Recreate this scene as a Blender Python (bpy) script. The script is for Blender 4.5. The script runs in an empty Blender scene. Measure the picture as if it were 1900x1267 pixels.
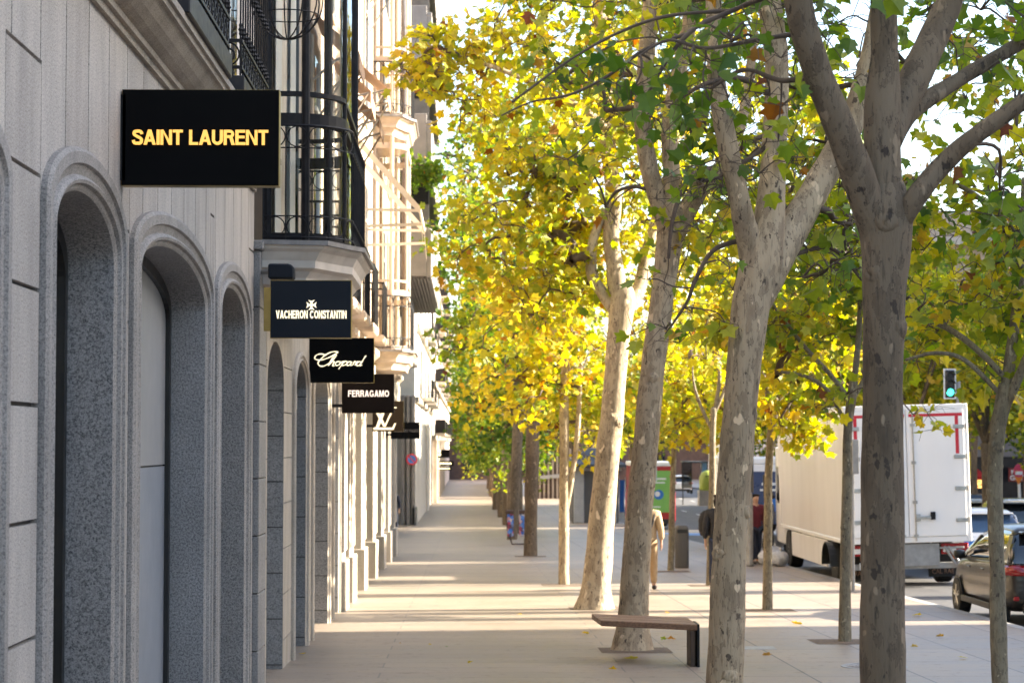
import bpy, bmesh, math, random
import numpy as np
from mathutils import Vector, Matrix, noise
R = math.radians
S = bpy.context.scene
COL = S.collection
# ---------------------------------------------------------------- camera
F = 4000.0                                   # focal length in photo pixels (1900 wide)
cd = bpy.data.cameras.new('camera'); cam = bpy.data.objects.new('camera', cd); COL.objects.link(cam)
cam.location = (0, 0, 2.0)
cam.rotation_euler = (R(90 + 2.68), 0, R(-1.217))
cd.sensor_width = 36.0; cd.lens = 36.0 * F / 1900.0; cd.clip_start = 0.1; cd.clip_end = 3000
cd.dof.use_dof = True; cd.dof.focus_distance = 15.5; cd.dof.aperture_fstop = 5.0
S.camera = cam
CAMR = cam.rotation_euler.to_matrix(); CAM = Vector(cam.location)
# ---------------------------------------------------------------- world and sun
SUN_EL, SUN_AZ = R(24), math.atan2(1.0, 0.14)
TOSUN = Vector((math.sin(SUN_AZ) * math.cos(SUN_EL), math.cos(SUN_AZ) * math.cos(SUN_EL), math.sin(SUN_EL)))
W = bpy.data.worlds.new('World'); S.world = W; W.use_nodes = True
wn = W.node_tree.nodes; wl = W.node_tree.links
sky = wn.new('ShaderNodeTexSky'); sky.sky_type = 'NISHITA'; sky.sun_disc = False
sky.sun_elevation = SUN_EL; sky.sun_rotation = SUN_AZ; sky.air_density = 1.0; sky.dust_density = 2.0
bg = wn['Background']; wl.new(sky.outputs[0], bg.inputs[0]); bg.inputs[1].default_value = 0.11
sl = bpy.data.lights.new('sun', 'SUN'); sl.energy = 5.0; sl.angle = R(0.5); sl.color = (1.0, 0.90, 0.73)
so = bpy.data.objects.new('sun', sl); COL.objects.link(so); so.location = (60, -8, 40)
so.rotation_euler = TOSUN.to_track_quat('Z', 'Y').to_euler()
S.view_settings.view_transform = 'Standard'; S.view_settings.look = 'None'
S.view_settings.exposure = 2.5; S.view_settings.gamma = 1.0
# ---------------------------------------------------------------- projection helpers (photo pixel -> place)
def GZ(y): return -0.01825 * y if y < 110 else -0.01825 * 110 - 0.006 * (y - 110)
def ray(px, py): return CAMR @ Vector(((px - 950) / F, (633.5 - py) / F, -1.0))
def P(px, py, Y):
    d = ray(px, py); return CAM + d * (Y / d.y)
def G(px, py, dz=0.0):
    d = ray(px, py); t = -(2.0 - dz) / (d.z + 0.01825 * d.y); return CAM + d * t
# ---------------------------------------------------------------- materials
def new_mat(name):
    m = bpy.data.materials.new(name); m.use_nodes = True
    return m, m.node_tree.nodes, m.node_tree.links, m.node_tree.nodes['Principled BSDF']
def mixrgb(n, l, fac, a, b, mode='MIX'):
    x = n.new('ShaderNodeMix'); x.data_type = 'RGBA'; x.blend_type = mode
    for s, v in ((x.inputs[0], fac), (x.inputs[6], a), (x.inputs[7], b)):
        if hasattr(v, 'links') or hasattr(v, 'is_linked'): l.new(v, s)
        elif isinstance(v, (int, float)): s.default_value = v
        else: s.default_value = (*v, 1)
    return x.outputs[2]
def coords(n, l, scale=(1, 1, 1), kind='Object'):
    tc = n.new('ShaderNodeTexCoord'); mp = n.new('ShaderNodeMapping'); l.new(tc.outputs[kind], mp.inputs[0])
    mp.inputs['Scale'].default_value = scale
    return mp.outputs[0]
def ramp(n, l, fac, stops):
    r = n.new('ShaderNodeValToRGB'); l.new(fac, r.inputs[0])
    while len(r.color_ramp.elements) < len(stops): r.color_ramp.elements.new(0.5)
    for e, (p, c) in zip(r.color_ramp.elements, stops):
        e.position = p; e.color = (*c, 1) if len(c) == 3 else c
    return r.outputs[0]
def noise_tex(n, l, vec, scale, detail=4, rough=0.55):
    t = n.new('ShaderNodeTexNoise'); l.new(vec, t.inputs['Vector']); t.inputs['Scale'].default_value = scale
    t.inputs['Detail'].default_value = detail; t.inputs['Roughness'].default_value = rough
    return t.outputs['Fac']
def add_bump(n, l, p, h, strength, dist=0.01):
    b = n.new('ShaderNodeBump'); b.inputs['Strength'].default_value = strength; b.inputs['Distance'].default_value = dist
    l.new(h, b.inputs['Height']); l.new(b.outputs[0], p.inputs['Normal'])
def M(name, c1, c2=None, scale=4.0, rough=0.6, metal=0.0, bump=0.0, stretch=(1, 1, 1), coat=0.0, rvar=0.12, detail=5, lo=0.35, hi=0.68):
    m, n, l, p = new_mat(name)
    if c2 is None: c2 = tuple(x * 0.82 for x in c1)
    v = coords(n, l, stretch); f = noise_tex(n, l, v, scale, detail)
    c = ramp(n, l, f, [(lo, c1), (hi, c2)]); l.new(c, p.inputs['Base Color'])
    p.inputs['Metallic'].default_value = metal; p.inputs['Coat Weight'].default_value = coat
    f2 = noise_tex(n, l, v, scale * 2.7, 3); mr = n.new('ShaderNodeMapRange'); l.new(f2, mr.inputs[0])
    mr.inputs[3].default_value = max(0.02, rough - rvar); mr.inputs[4].default_value = min(1, rough + rvar); l.new(mr.outputs[0], p.inputs['Roughness'])
    if bump: add_bump(n, l, p, f2, bump)
    return m
def EM(name, c, s):
    m, n, l, p = new_mat(name); p.inputs['Base Color'].default_value = (*c, 1)
    p.inputs['Emission Color'].default_value = (*c, 1); p.inputs['Emission Strength'].default_value = s; return m
def granite(name, light, mid, dark, dirt=0.25, rough=0.75, streak=True, grain=85, isles=False):
    m, n, l, p = new_mat(name)
    v = coords(n, l)
    g1 = noise_tex(n, l, v, grain, 2, 0.7); g2 = noise_tex(n, l, v, grain * 2.3, 1, 0.5)
    vo = n.new('ShaderNodeTexVoronoi'); l.new(v, vo.inputs['Vector']); vo.inputs['Scale'].default_value = grain * 1.3
    c = ramp(n, l, g1, [(0.38, dark), (0.47, mid), (0.60, light)])
    c2 = ramp(n, l, g2, [(0.40, dark), (0.52, light)])
    c = mixrgb(n, l, 0.4, c, c2)
    big = noise_tex(n, l, coords(n, l, (1.5, 1.5, 0.35) if streak else (1, 1, 1)), 2.2, 6, 0.65)
    d = ramp(n, l, big, [(0.30, (1 - dirt,) * 3), (0.65, (1, 1, 1))])
    c = mixrgb(n, l, 1.0, c, d, 'MULTIPLY')
    ge = n.new('ShaderNodeNewGeometry'); isl = ramp(n, l, ge.outputs['Random Per Island'], [(0.0, (0.86, 0.85, 0.84)), (0.5, (0.97, 0.97, 0.97)), (1.0, (1.06, 1.05, 1.03))])
    if isles: c = mixrgb(n, l, 1.0, c, isl, 'MULTIPLY')
    l.new(c, p.inputs['Base Color'])
    p.inputs['Roughness'].default_value = rough
    add_bump(n, l, p, g1, 0.35, 0.004)
    return m
MAT = {}
MAT['granite_light'] = granite('granite_light', (0.64, 0.578, 0.515), (0.50, 0.455, 0.41), (0.17, 0.155, 0.15), 0.34, isles=True)
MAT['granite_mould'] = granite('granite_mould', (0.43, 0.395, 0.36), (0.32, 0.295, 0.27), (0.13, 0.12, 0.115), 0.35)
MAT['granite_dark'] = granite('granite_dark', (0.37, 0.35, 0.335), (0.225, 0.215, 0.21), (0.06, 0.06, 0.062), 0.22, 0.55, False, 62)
MAT['granite_grey'] = granite('granite_grey', (0.36, 0.345, 0.33), (0.25, 0.24, 0.235), (0.09, 0.09, 0.09), 0.25, 0.6, False, 75)
MAT['limestone'] = granite('limestone', (0.60, 0.53, 0.44), (0.52, 0.455, 0.375), (0.36, 0.31, 0.26), 0.34, isles=True)
MAT['cornice'] = granite('cornice_stone', (0.48, 0.41, 0.335), (0.37, 0.315, 0.255), (0.19, 0.155, 0.125), 0.4)
MAT['joint'] = M('joint_dark', (0.05, 0.045, 0.042))  # dark colour of the open joints and their backing
MAT['stucco'] = M('stucco_cream', (0.46, 0.36, 0.275), (0.38, 0.295, 0.225), 3, 0.85, bump=0.1)
MAT['stone_sun_toned'] = M('stone_sun_toned', (0.50, 0.40, 0.31), (0.40, 0.32, 0.25), 5, 0.85, bump=0.15)  # facade stone with its colour lowered to offset direct sun
MAT['stone_shade_lifted'] = M('stone_shade_lifted', (0.74, 0.66, 0.58), (0.62, 0.55, 0.48), 5, 0.8, bump=0.15)  # facade stone with its colour raised to offset shade around the near bay
MAT['stucco_white'] = M('stucco_white', (0.72, 0.67, 0.61), (0.60, 0.56, 0.51), 2.5, 0.85, bump=0.1)
MAT['stucco_pink'] = M('stucco_pink', (0.62, 0.52, 0.46), (0.54, 0.46, 0.41), 2.5, 0.85)
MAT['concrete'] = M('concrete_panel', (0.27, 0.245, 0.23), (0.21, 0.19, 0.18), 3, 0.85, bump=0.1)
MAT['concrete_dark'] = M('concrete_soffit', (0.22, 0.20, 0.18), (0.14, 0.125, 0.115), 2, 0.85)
MAT['iron'] = M('wrought_iron', (0.008, 0.008, 0.010), (0.018, 0.017, 0.018), 20, 0.5, bump=0.1)
MAT['iron_bay'] = M('bay_iron', (0.010, 0.010, 0.013), (0.022, 0.020, 0.020), 9, 0.5)
MAT['slab_metal'] = M('slab_metal', (0.016, 0.016, 0.02), (0.04, 0.038, 0.039), 6, 0.5)
for _k in ('iron', 'iron_bay', 'slab_metal'): MAT[_k].node_tree.nodes['Principled BSDF'].inputs['Specular IOR Level'].default_value = 0.2
MAT['lead'] = M('lead_capping', (0.19, 0.175, 0.165), (0.28, 0.26, 0.245), 12, 0.6, 0.3)
MAT['sign_black'] = M('sign_black', (0.002, 0.002, 0.0025), (0.0035, 0.0035, 0.0035), 2, 0.8, rvar=0.05)
MAT['sign_black'].node_tree.nodes['Principled BSDF'].inputs['Specular IOR Level'].default_value = 0.12
MAT['sign_navy'] = M('sign_navy', (0.012, 0.016, 0.023), (0.015, 0.019, 0.026), 2, 0.7, rvar=0.05)
MAT['sign_navy'].node_tree.nodes['Principled BSDF'].inputs['Specular IOR Level'].default_value = 0.2
MAT['sign_brown'] = M('sign_brown', (0.009, 0.006, 0.005), (0.012, 0.008, 0.006), 3, 0.8)
MAT['sign_taupe'] = M('sign_taupe', (0.045, 0.033, 0.023), (0.052, 0.039, 0.027), 3, 0.8)
for _k in ('sign_brown', 'sign_taupe'): MAT[_k].node_tree.nodes['Principled BSDF'].inputs['Specular IOR Level'].default_value = 0.12
MAT['brass'] = M('brass_edge', (0.42, 0.30, 0.10), (0.33, 0.23, 0.08), 8, 0.35, 0.9)
MAT['gold_lit'] = EM('lit_gold_letters', (0.95, 0.50, 0.10), 0.20)
MAT['cream_lit'] = EM('lit_cream_letters', (1.0, 0.86, 0.58), 0.24)
MAT['white_lit'] = EM('lit_white_letters', (1.0, 0.80, 0.68), 0.19)
MAT['grey_letters'] = M('grey_letters', (0.20, 0.185, 0.175))
MAT['frame_black'] = M('frame_black', (0.008, 0.008, 0.009), (0.014, 0.014, 0.014), 5, 0.35)
MAT['door_grey'] = M('door_grey_paint', (0.27, 0.285, 0.31), (0.235, 0.25, 0.275), 1.5, 0.45)
MAT['door_upper'] = M('door_upper_paint', (0.33, 0.32, 0.31), (0.29, 0.285, 0.28), 1.5, 0.5)
MAT['red_lamp'] = EM('red_lamp', (0.9, 0.03, 0.02), 0.6)
MAT['white_paint'] = M('white_paint', (0.78, 0.77, 0.75), (0.70, 0.69, 0.67), 2, 0.4)
MAT['blue_paint'] = M('blue_white_paint', (0.50, 0.54, 0.62), (0.44, 0.48, 0.55), 2, 0.4)
MAT['truck_side'] = M('truck_side_panel', (0.84, 0.81, 0.80), (0.75, 0.72, 0.71), 1.1, 0.35, stretch=(1, 2, 0.35), coat=0.2, lo=0.3, hi=0.75)
MAT['truck_white'] = M('truck_white', (0.86, 0.84, 0.82), (0.80, 0.78, 0.765), 1.2, 0.4, stretch=(1, 1, 0.4), coat=0.2)
MAT['red_stripe'] = M('red_reflective_tape', (0.55, 0.015, 0.03), (0.5, 0.012, 0.025), 10, 0.4)
MAT['red_glass'] = M('red_lamp_glass', (0.30, 0.008, 0.008), (0.22, 0.006, 0.006), 10, 0.15, coat=0.6)
MAT['orange_glass'] = M('orange_lamp_glass', (0.8, 0.22, 0.02), None, 10, 0.2)
MAT['white_lens'] = M('white_lamp_glass', (0.75, 0.72, 0.7), None, 30, 0.15, coat=0.5)
MAT['steel'] = M('steel', (0.45, 0.44, 0.42), (0.32, 0.31, 0.30), 9, 0.35, 0.8)
MAT['steel_dull'] = M('galvanised', (0.34, 0.335, 0.33), (0.25, 0.245, 0.24), 6, 0.55, 0.4)
MAT['rubber'] = M('rubber', (0.015, 0.015, 0.015), (0.025, 0.024, 0.023), 12, 0.8)
MAT['black_plastic'] = M('black_plastic', (0.012, 0.012, 0.012), (0.02, 0.02, 0.02), 8, 0.5)
MAT['chassis'] = M('chassis', (0.03, 0.028, 0.026), (0.06, 0.055, 0.05), 7, 0.7)
MAT['car_grey'] = M('car_paint_bronze_grey', (0.022, 0.018, 0.014), (0.018, 0.015, 0.012), 3, 0.3, 0.0, coat=0.3, rvar=0.03)
MAT['car_white'] = M('car_paint_white', (0.70, 0.70, 0.70), (0.66, 0.66, 0.66), 3, 0.25, coat=0.8, rvar=0.03)
MAT['car_dark'] = M('car_paint_dark', (0.014, 0.016, 0.022), (0.018, 0.02, 0.026), 3, 0.22, 0.2, coat=0.8, rvar=0.03)
MAT['car_silver'] = M('car_paint_silver', (0.55, 0.50, 0.44), None, 3, 0.25, 0.5, coat=0.8)
MAT['car_blue'] = M('car_blue_band', (0.06, 0.16, 0.36), None, 3, 0.25, coat=0.6)
MAT['van_blue'] = M('van_blue', (0.02, 0.04, 0.12), None, 3, 0.3, coat=0.5)
MAT['van_red'] = M('van_red', (0.42, 0.018, 0.015), (0.36, 0.015, 0.012), 3, 0.35, coat=0.4)
MAT['poster_green'] = M('poster_green', (0.22, 0.46, 0.10), (0.19, 0.42, 0.09), 3, 0.5)
MAT['car_glass'] = M('car_glass', (0.012, 0.014, 0.016), None, 3, 0.05, coat=1.0, rvar=0.02)
MAT['blue_glass'] = M('blue_car_glass', (0.02, 0.05, 0.11), None, 3, 0.06, coat=1.0, rvar=0.02)
MAT['wood'] = M('bench_wood', (0.27, 0.155, 0.095), (0.14, 0.08, 0.05), 3.5, 0.6, stretch=(2.5, 18, 18), bump=0.25)
MAT['wood_dark'] = M('bench_leg_wood', (0.10, 0.065, 0.042), (0.055, 0.036, 0.026), 3, 0.65, stretch=(14, 14, 1.2), bump=0.2)
MAT['soil'] = M('soil', (0.085, 0.06, 0.042), (0.16, 0.115, 0.08), 22, 0.95, bump=0.6)
MAT['bin_grey'] = M('bin_grey', (0.10, 0.093, 0.088), (0.085, 0.079, 0.075), 5, 0.5, stretch=(6, 6, 0.6))
MAT['kiosk_white'] = M('kiosk_panel', (0.42, 0.41, 0.40), (0.33, 0.325, 0.32), 3, 0.6)
MAT['kiosk_roof'] = M('kiosk_roof', (0.022, 0.022, 0.025), (0.04, 0.04, 0.042), 6, 0.5)
MAT['slat_brown'] = M('slat_brown', (0.075, 0.04, 0.028), (0.05, 0.028, 0.02), 5, 0.6)
MAT['slat_light'] = M('slat_light', (0.40, 0.33, 0.27), None, 5, 0.6)
MAT['skin'] = M('skin', (0.48, 0.29, 0.20), (0.43, 0.25, 0.17), 20, 0.55)
MAT['hair_dark'] = M('hair_dark', (0.02, 0.015, 0.012), None, 60, 0.6)
MAT['cloth_beige'] = M('cloth_beige', (0.46, 0.33, 0.20), (0.40, 0.285, 0.17), 14, 0.9, bump=0.4)
MAT['cloth_tan'] = M('cloth_tan', (0.40, 0.28, 0.16), None, 14, 0.9, bump=0.3)
MAT['cloth_black'] = M('cloth_black', (0.012, 0.012, 0.016), (0.02, 0.02, 0.025), 14, 0.85, bump=0.4)
MAT['cloth_navy'] = M('cloth_navy', (0.018, 0.024, 0.045), (0.028, 0.034, 0.06), 14, 0.9, bump=0.4)
MAT['cloth_maroon'] = M('cloth_maroon', (0.12, 0.012, 0.025), (0.09, 0.01, 0.02), 14, 0.9, bump=0.4)
MAT['cloth_greyblue'] = M('cloth_greyblue', (0.12, 0.13, 0.16), None, 14, 0.9, bump=0.4)
MAT['shoe'] = M('shoe', (0.03, 0.022, 0.018), None, 10, 0.5)
MAT['plastic_bag'] = M('plastic_bag', (0.62, 0.62, 0.64), (0.42, 0.43, 0.46), 9, 0.35, bump=0.6)
MAT['awning'] = M('awning_cloth', (0.42, 0.28, 0.19), (0.36, 0.235, 0.16), 4, 0.9)
MAT['awning_white'] = M('awning_frame_cloth', (0.78, 0.68, 0.58), (0.70, 0.60, 0.50), 4, 0.85)
MAT['green_container'] = M('green_container', (0.30, 0.36, 0.05), None, 4, 0.5)
MAT['yellow'] = M('yellow_sign', (0.80, 0.58, 0.02), None, 5, 0.5)
MAT['pink'] = M('pink_sign', (0.62, 0.04, 0.10), None, 6, 0.5)
MAT['sign_blue'] = M('sign_blue', (0.03, 0.16, 0.50), None, 5, 0.5)
MAT['red_cloth'] = M('red_cloth', (0.50, 0.012, 0.012), None, 5, 0.8)
MAT['red_sign'] = M('red_sign', (0.28, 0.03, 0.022), None, 5, 0.5)
MAT['shop_dark'] = M('shop_dark', (0.012, 0.014, 0.018), (0.03, 0.032, 0.04), 1.2, 0.2)
MAT['menu_lit'] = EM('lit_menu', (0.95, 0.45, 0.12), 0.6)
MAT['bulb_lit'] = EM('lit_bulb', (1.0, 0.85, 0.45), 0.8)
MAT['green_lit'] = EM('lit_green_signal', (0.05, 0.95, 0.62), 0.9)
MAT['sticker'] = M('sticker_panel', (0.03, 0.10, 0.42), None)
MAT['line_paint'] = M('road_line_paint', (0.62, 0.61, 0.60), (0.45, 0.44, 0.44), 6, 0.7)
MAT['blue_line'] = M('road_blue_paint', (0.10, 0.22, 0.50), (0.14, 0.24, 0.45), 4, 0.7)
def sticker_mat():
    m, n, l, p = new_mat('sticker_panel_colours'); v = coords(n, l)
    vo = n.new('ShaderNodeTexVoronoi'); l.new(v, vo.inputs['Vector']); vo.inputs['Scale'].default_value = 11
    c = ramp(n, l, vo.outputs['Color'], [(0.1, (0.02, 0.07, 0.35)), (0.35, (0.05, 0.2, 0.6)), (0.5, (0.55, 0.5, 0.5)), (0.62, (0.5, 0.06, 0.1)), (0.75, (0.03, 0.03, 0.06)), (0.95, (0.3, 0.4, 0.7))])
    l.new(c, p.inputs['Base Color']); return m
MAT['sticker'] = sticker_mat()
def glass_mat(name, tint, refl=0.28, rough=0.03, flat=None):
    m, n, l, p = new_mat(name); out = n['Material Output']
    tr = n.new('ShaderNodeBsdfTransparent'); tr.inputs[0].default_value = (*tint, 1)
    gl = n.new('ShaderNodeBsdfGlossy'); gl.inputs['Roughness'].default_value = rough
    fr = n.new('ShaderNodeLayerWeight'); fr.inputs[0].default_value = refl
    mx = n.new('ShaderNodeMixShader'); 
    if flat is None: l.new(fr.outputs['Fresnel'], mx.inputs[0])
    else: mx.inputs[0].default_value = flat
    l.new(tr.outputs[0], mx.inputs[1]); l.new(gl.outputs[0], mx.inputs[2])
    l.new(mx.outputs[0], out.inputs[0])
    v = coords(n, l); f = noise_tex(n, l, v, 2.5, 2); b = n.new('ShaderNodeBump'); b.inputs['Strength'].default_value = 0.06; b.inputs['Distance'].default_value = 0.05
    l.new(f, b.inputs['Height']); l.new(b.outputs[0], gl.inputs['Normal'])
    return m
MAT['glass'] = glass_mat('window_glass', (0.92, 0.93, 0.91), 0.30)
MAT['glass_dark'] = glass_mat('window_glass_dark', (0.42, 0.42, 0.40), 0.35)
MAT['glass_clear'] = glass_mat('shop_window_glass', (0.92, 0.92, 0.90), 0.04, flat=0.10)
def tile_mat():
    m, n, l, p = new_mat('inner_brick_wall'); v = coords(n, l)
    tc = n.new('ShaderNodeSeparateXYZ'); l.new(v, tc.inputs[0]); cb = n.new('ShaderNodeCombineXYZ'); l.new(tc.outputs[1], cb.inputs[0]); l.new(tc.outputs[2], cb.inputs[1])
    b = n.new('ShaderNodeTexBrick'); l.new(cb.outputs[0], b.inputs['Vector']); b.inputs['Scale'].default_value = 1
    b.inputs['Brick Width'].default_value = 0.42; b.inputs['Row Height'].default_value = 0.115; b.inputs['Mortar Size'].default_value = 0.014
    b.inputs['Color1'].default_value = (0.62, 0.54, 0.44, 1); b.inputs['Color2'].default_value = (0.40, 0.35, 0.30, 1); b.inputs['Mortar'].default_value = (0.015, 0.015, 0.015, 1)
    l.new(b.outputs[0], p.inputs['Base Color']); p.inputs['Roughness'].default_value = 0.3; return m
MAT['tile'] = tile_mat()
def paving_mat(bw=1.15, row=1.8, mort=(0.07, 0.062, 0.058), off=0.0, tone=0.88):
    m, n, l, p = new_mat('paving_slabs')
    v = coords(n, l); mp = n.new('ShaderNodeMapping'); l.new(v, mp.inputs[0]); mp.inputs['Location'].default_value = (-2.4 + 11.5, -22.3 + 54, 0)
    b = n.new('ShaderNodeTexBrick'); l.new(mp.outputs[0], b.inputs['Vector']); b.inputs['Scale'].default_value = 1; b.offset = 0.5; b.offset_frequency = 2
    b.inputs['Brick Width'].default_value = bw; b.inputs['Row Height'].default_value = row; b.inputs['Mortar Size'].default_value = 0.011; b.inputs['Mortar Smooth'].default_value = 0.2
    b.offset = off
    b.inputs['Color1'].default_value = (0.345 * tone, 0.272 * tone, 0.208 * tone, 1); b.inputs['Color2'].default_value = (0.290 * tone, 0.232 * tone, 0.182 * tone, 1); b.inputs['Mortar'].default_value = (*mort, 1)
    f = noise_tex(n, l, coords(n, l, (0.35, 1.6, 1)), 1.5, 7, 0.7)
    c = mixrgb(n, l, 1.0, b.outputs[0], ramp(n, l, f, [(0.28, (0.60, 0.58, 0.56)), (0.5, (0.93, 0.93, 0.93)), (0.72, (1.2, 1.19, 1.18))]), 'MULTIPLY')
    g = noise_tex(n, l, v, 160, 2); c = mixrgb(n, l, 1.0, c, ramp(n, l, g, [(0.35, (0.82, 0.82, 0.82)), (0.6, (1.06, 1.06, 1.06))]), 'MULTIPLY')
    sp = noise_tex(n, l, v, 5.5, 3, 0.8); c = mixrgb(n, l, 1.0, c, ramp(n, l, sp, [(0.32, (0.62, 0.60, 0.58)), (0.42, (1, 1, 1))]), 'MULTIPLY')
    l.new(c, p.inputs['Base Color'])
    rr = ramp(n, l, f, [(0.3, (0.42,) * 3), (0.7, (0.62,) * 3)]); l.new(rr, p.inputs['Roughness'])
    add_bump(n, l, p, b.outputs['Fac'], -0.5, 0.006)
    return m
MAT['paving'] = paving_mat()
MAT['paving_plank'] = paving_mat(4.1, 0.62, (0.155, 0.135, 0.118), 0.37, 0.86)
MAT['kerb'] = granite('kerb_granite', (0.40, 0.38, 0.36), (0.32, 0.30, 0.29), (0.16, 0.15, 0.145), 0.25, 0.7, False)
MAT['asphalt'] = M('asphalt', (0.058, 0.056, 0.058), (0.085, 0.082, 0.082), 1.3, 0.75, stretch=(1, 0.3, 1), bump=0.1)
MAT['earth'] = M('earth', (0.12, 0.10, 0.085), (0.16, 0.14, 0.12), 0.3, 0.95)
def bark_mat(name, cream, tan, dark, sc=1.0):
    m, n, l, p = new_mat(name)
    v = coords(n, l, (1, 1, 0.42))
    v2 = coords(n, l, (1, 1, 0.5))
    a = noise_tex(n, l, v, 7.0 * sc, 5, 0.62); b = noise_tex(n, l, v2, 16 * sc, 3, 0.55); fine = noise_tex(n, l, coords(n, l, (1, 1, 0.13)), 55 * sc, 4, 0.65)
    lowf = noise_tex(n, l, coords(n, l, (1, 1, 0.3)), 2.0, 3)
    t2 = tuple(x * 0.55 + y * 0.45 for x, y in zip(tan, cream))
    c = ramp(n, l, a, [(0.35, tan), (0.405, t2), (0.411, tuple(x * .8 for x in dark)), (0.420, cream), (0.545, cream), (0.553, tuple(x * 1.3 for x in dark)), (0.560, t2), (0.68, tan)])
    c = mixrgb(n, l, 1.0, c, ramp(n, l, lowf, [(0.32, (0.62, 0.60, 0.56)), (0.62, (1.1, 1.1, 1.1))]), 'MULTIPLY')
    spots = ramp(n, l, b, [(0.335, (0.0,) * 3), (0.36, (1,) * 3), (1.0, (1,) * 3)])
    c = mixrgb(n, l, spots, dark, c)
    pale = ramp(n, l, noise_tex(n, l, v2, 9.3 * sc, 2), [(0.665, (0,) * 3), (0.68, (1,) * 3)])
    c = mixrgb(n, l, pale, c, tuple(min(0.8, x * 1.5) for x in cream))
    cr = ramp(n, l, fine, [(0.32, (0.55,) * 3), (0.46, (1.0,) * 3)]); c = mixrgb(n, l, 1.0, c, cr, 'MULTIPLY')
    l.new(c, p.inputs['Base Color']); p.inputs['Roughness'].default_value = 0.85
    hh = mixrgb(n, l, 0.45, c, fine); add_bump(n, l, p, hh, 0.7, 0.025)
    return m
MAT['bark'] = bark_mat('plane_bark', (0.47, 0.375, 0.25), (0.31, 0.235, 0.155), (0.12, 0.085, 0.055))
MAT['bark_pale'] = bark_mat('plane_bark_pale', (0.46, 0.35, 0.225), (0.30, 0.22, 0.14), (0.12, 0.085, 0.055))  # warmer tint of the plane bark
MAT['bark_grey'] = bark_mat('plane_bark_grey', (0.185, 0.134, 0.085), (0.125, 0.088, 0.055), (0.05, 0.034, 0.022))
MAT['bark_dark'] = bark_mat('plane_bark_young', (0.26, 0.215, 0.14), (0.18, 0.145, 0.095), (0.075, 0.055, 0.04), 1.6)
MAT['burl'] = M('rough_burl_bark', (0.10, 0.072, 0.05), (0.19, 0.145, 0.10), 16, 0.9, bump=0.8)
MAT['twig'] = M('twig_bark', (0.075, 0.052, 0.038), (0.14, 0.10, 0.07), 9, 0.85)
def leaf_mat(name, stops, trans=0.5):
    m, n, l, p = new_mat(name); out = n['Material Output']
    at = n.new('ShaderNodeAttribute'); at.attribute_name = 'tint'
    c = ramp(n, l, at.outputs['Fac'], stops)
    v = coords(n, l); f = noise_tex(n, l, v, 14, 2)
    c = mixrgb(n, l, 1.0, c, ramp(n, l, f, [(0.3, (0.8, 0.8, 0.8)), (0.7, (1.15, 1.12, 1.0))]), 'MULTIPLY')
    l.new(c, p.inputs['Base Color']); p.inputs['Roughness'].default_value = 0.5
    tr = n.new('ShaderNodeBsdfTranslucent'); g = n.new('ShaderNodeHueSaturation'); g.inputs['Saturation'].default_value = 1.12; g.inputs['Value'].default_value = 1.15
    l.new(c, g.inputs['Color']); l.new(g.outputs[0], tr.inputs[0])
    mx = n.new('ShaderNodeMixShader'); mx.inputs[0].default_value = trans
    l.new(p.outputs[0], mx.inputs[1]); l.new(tr.outputs[0], mx.inputs[2]); l.new(mx.outputs[0], out.inputs[0])
    return m
MAT['leaf'] = leaf_mat('plane_leaf', [(0.0, (0.14, 0.04, 0.02)), (0.05, (0.40, 0.19, 0.025)), (0.12, (0.58, 0.42, 0.035)), (0.32, (0.56, 0.49, 0.04)), (0.50, (0.34, 0.385, 0.04)), (0.74, (0.14, 0.235, 0.03)), (1.0, (0.05, 0.11, 0.022))])
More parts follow.
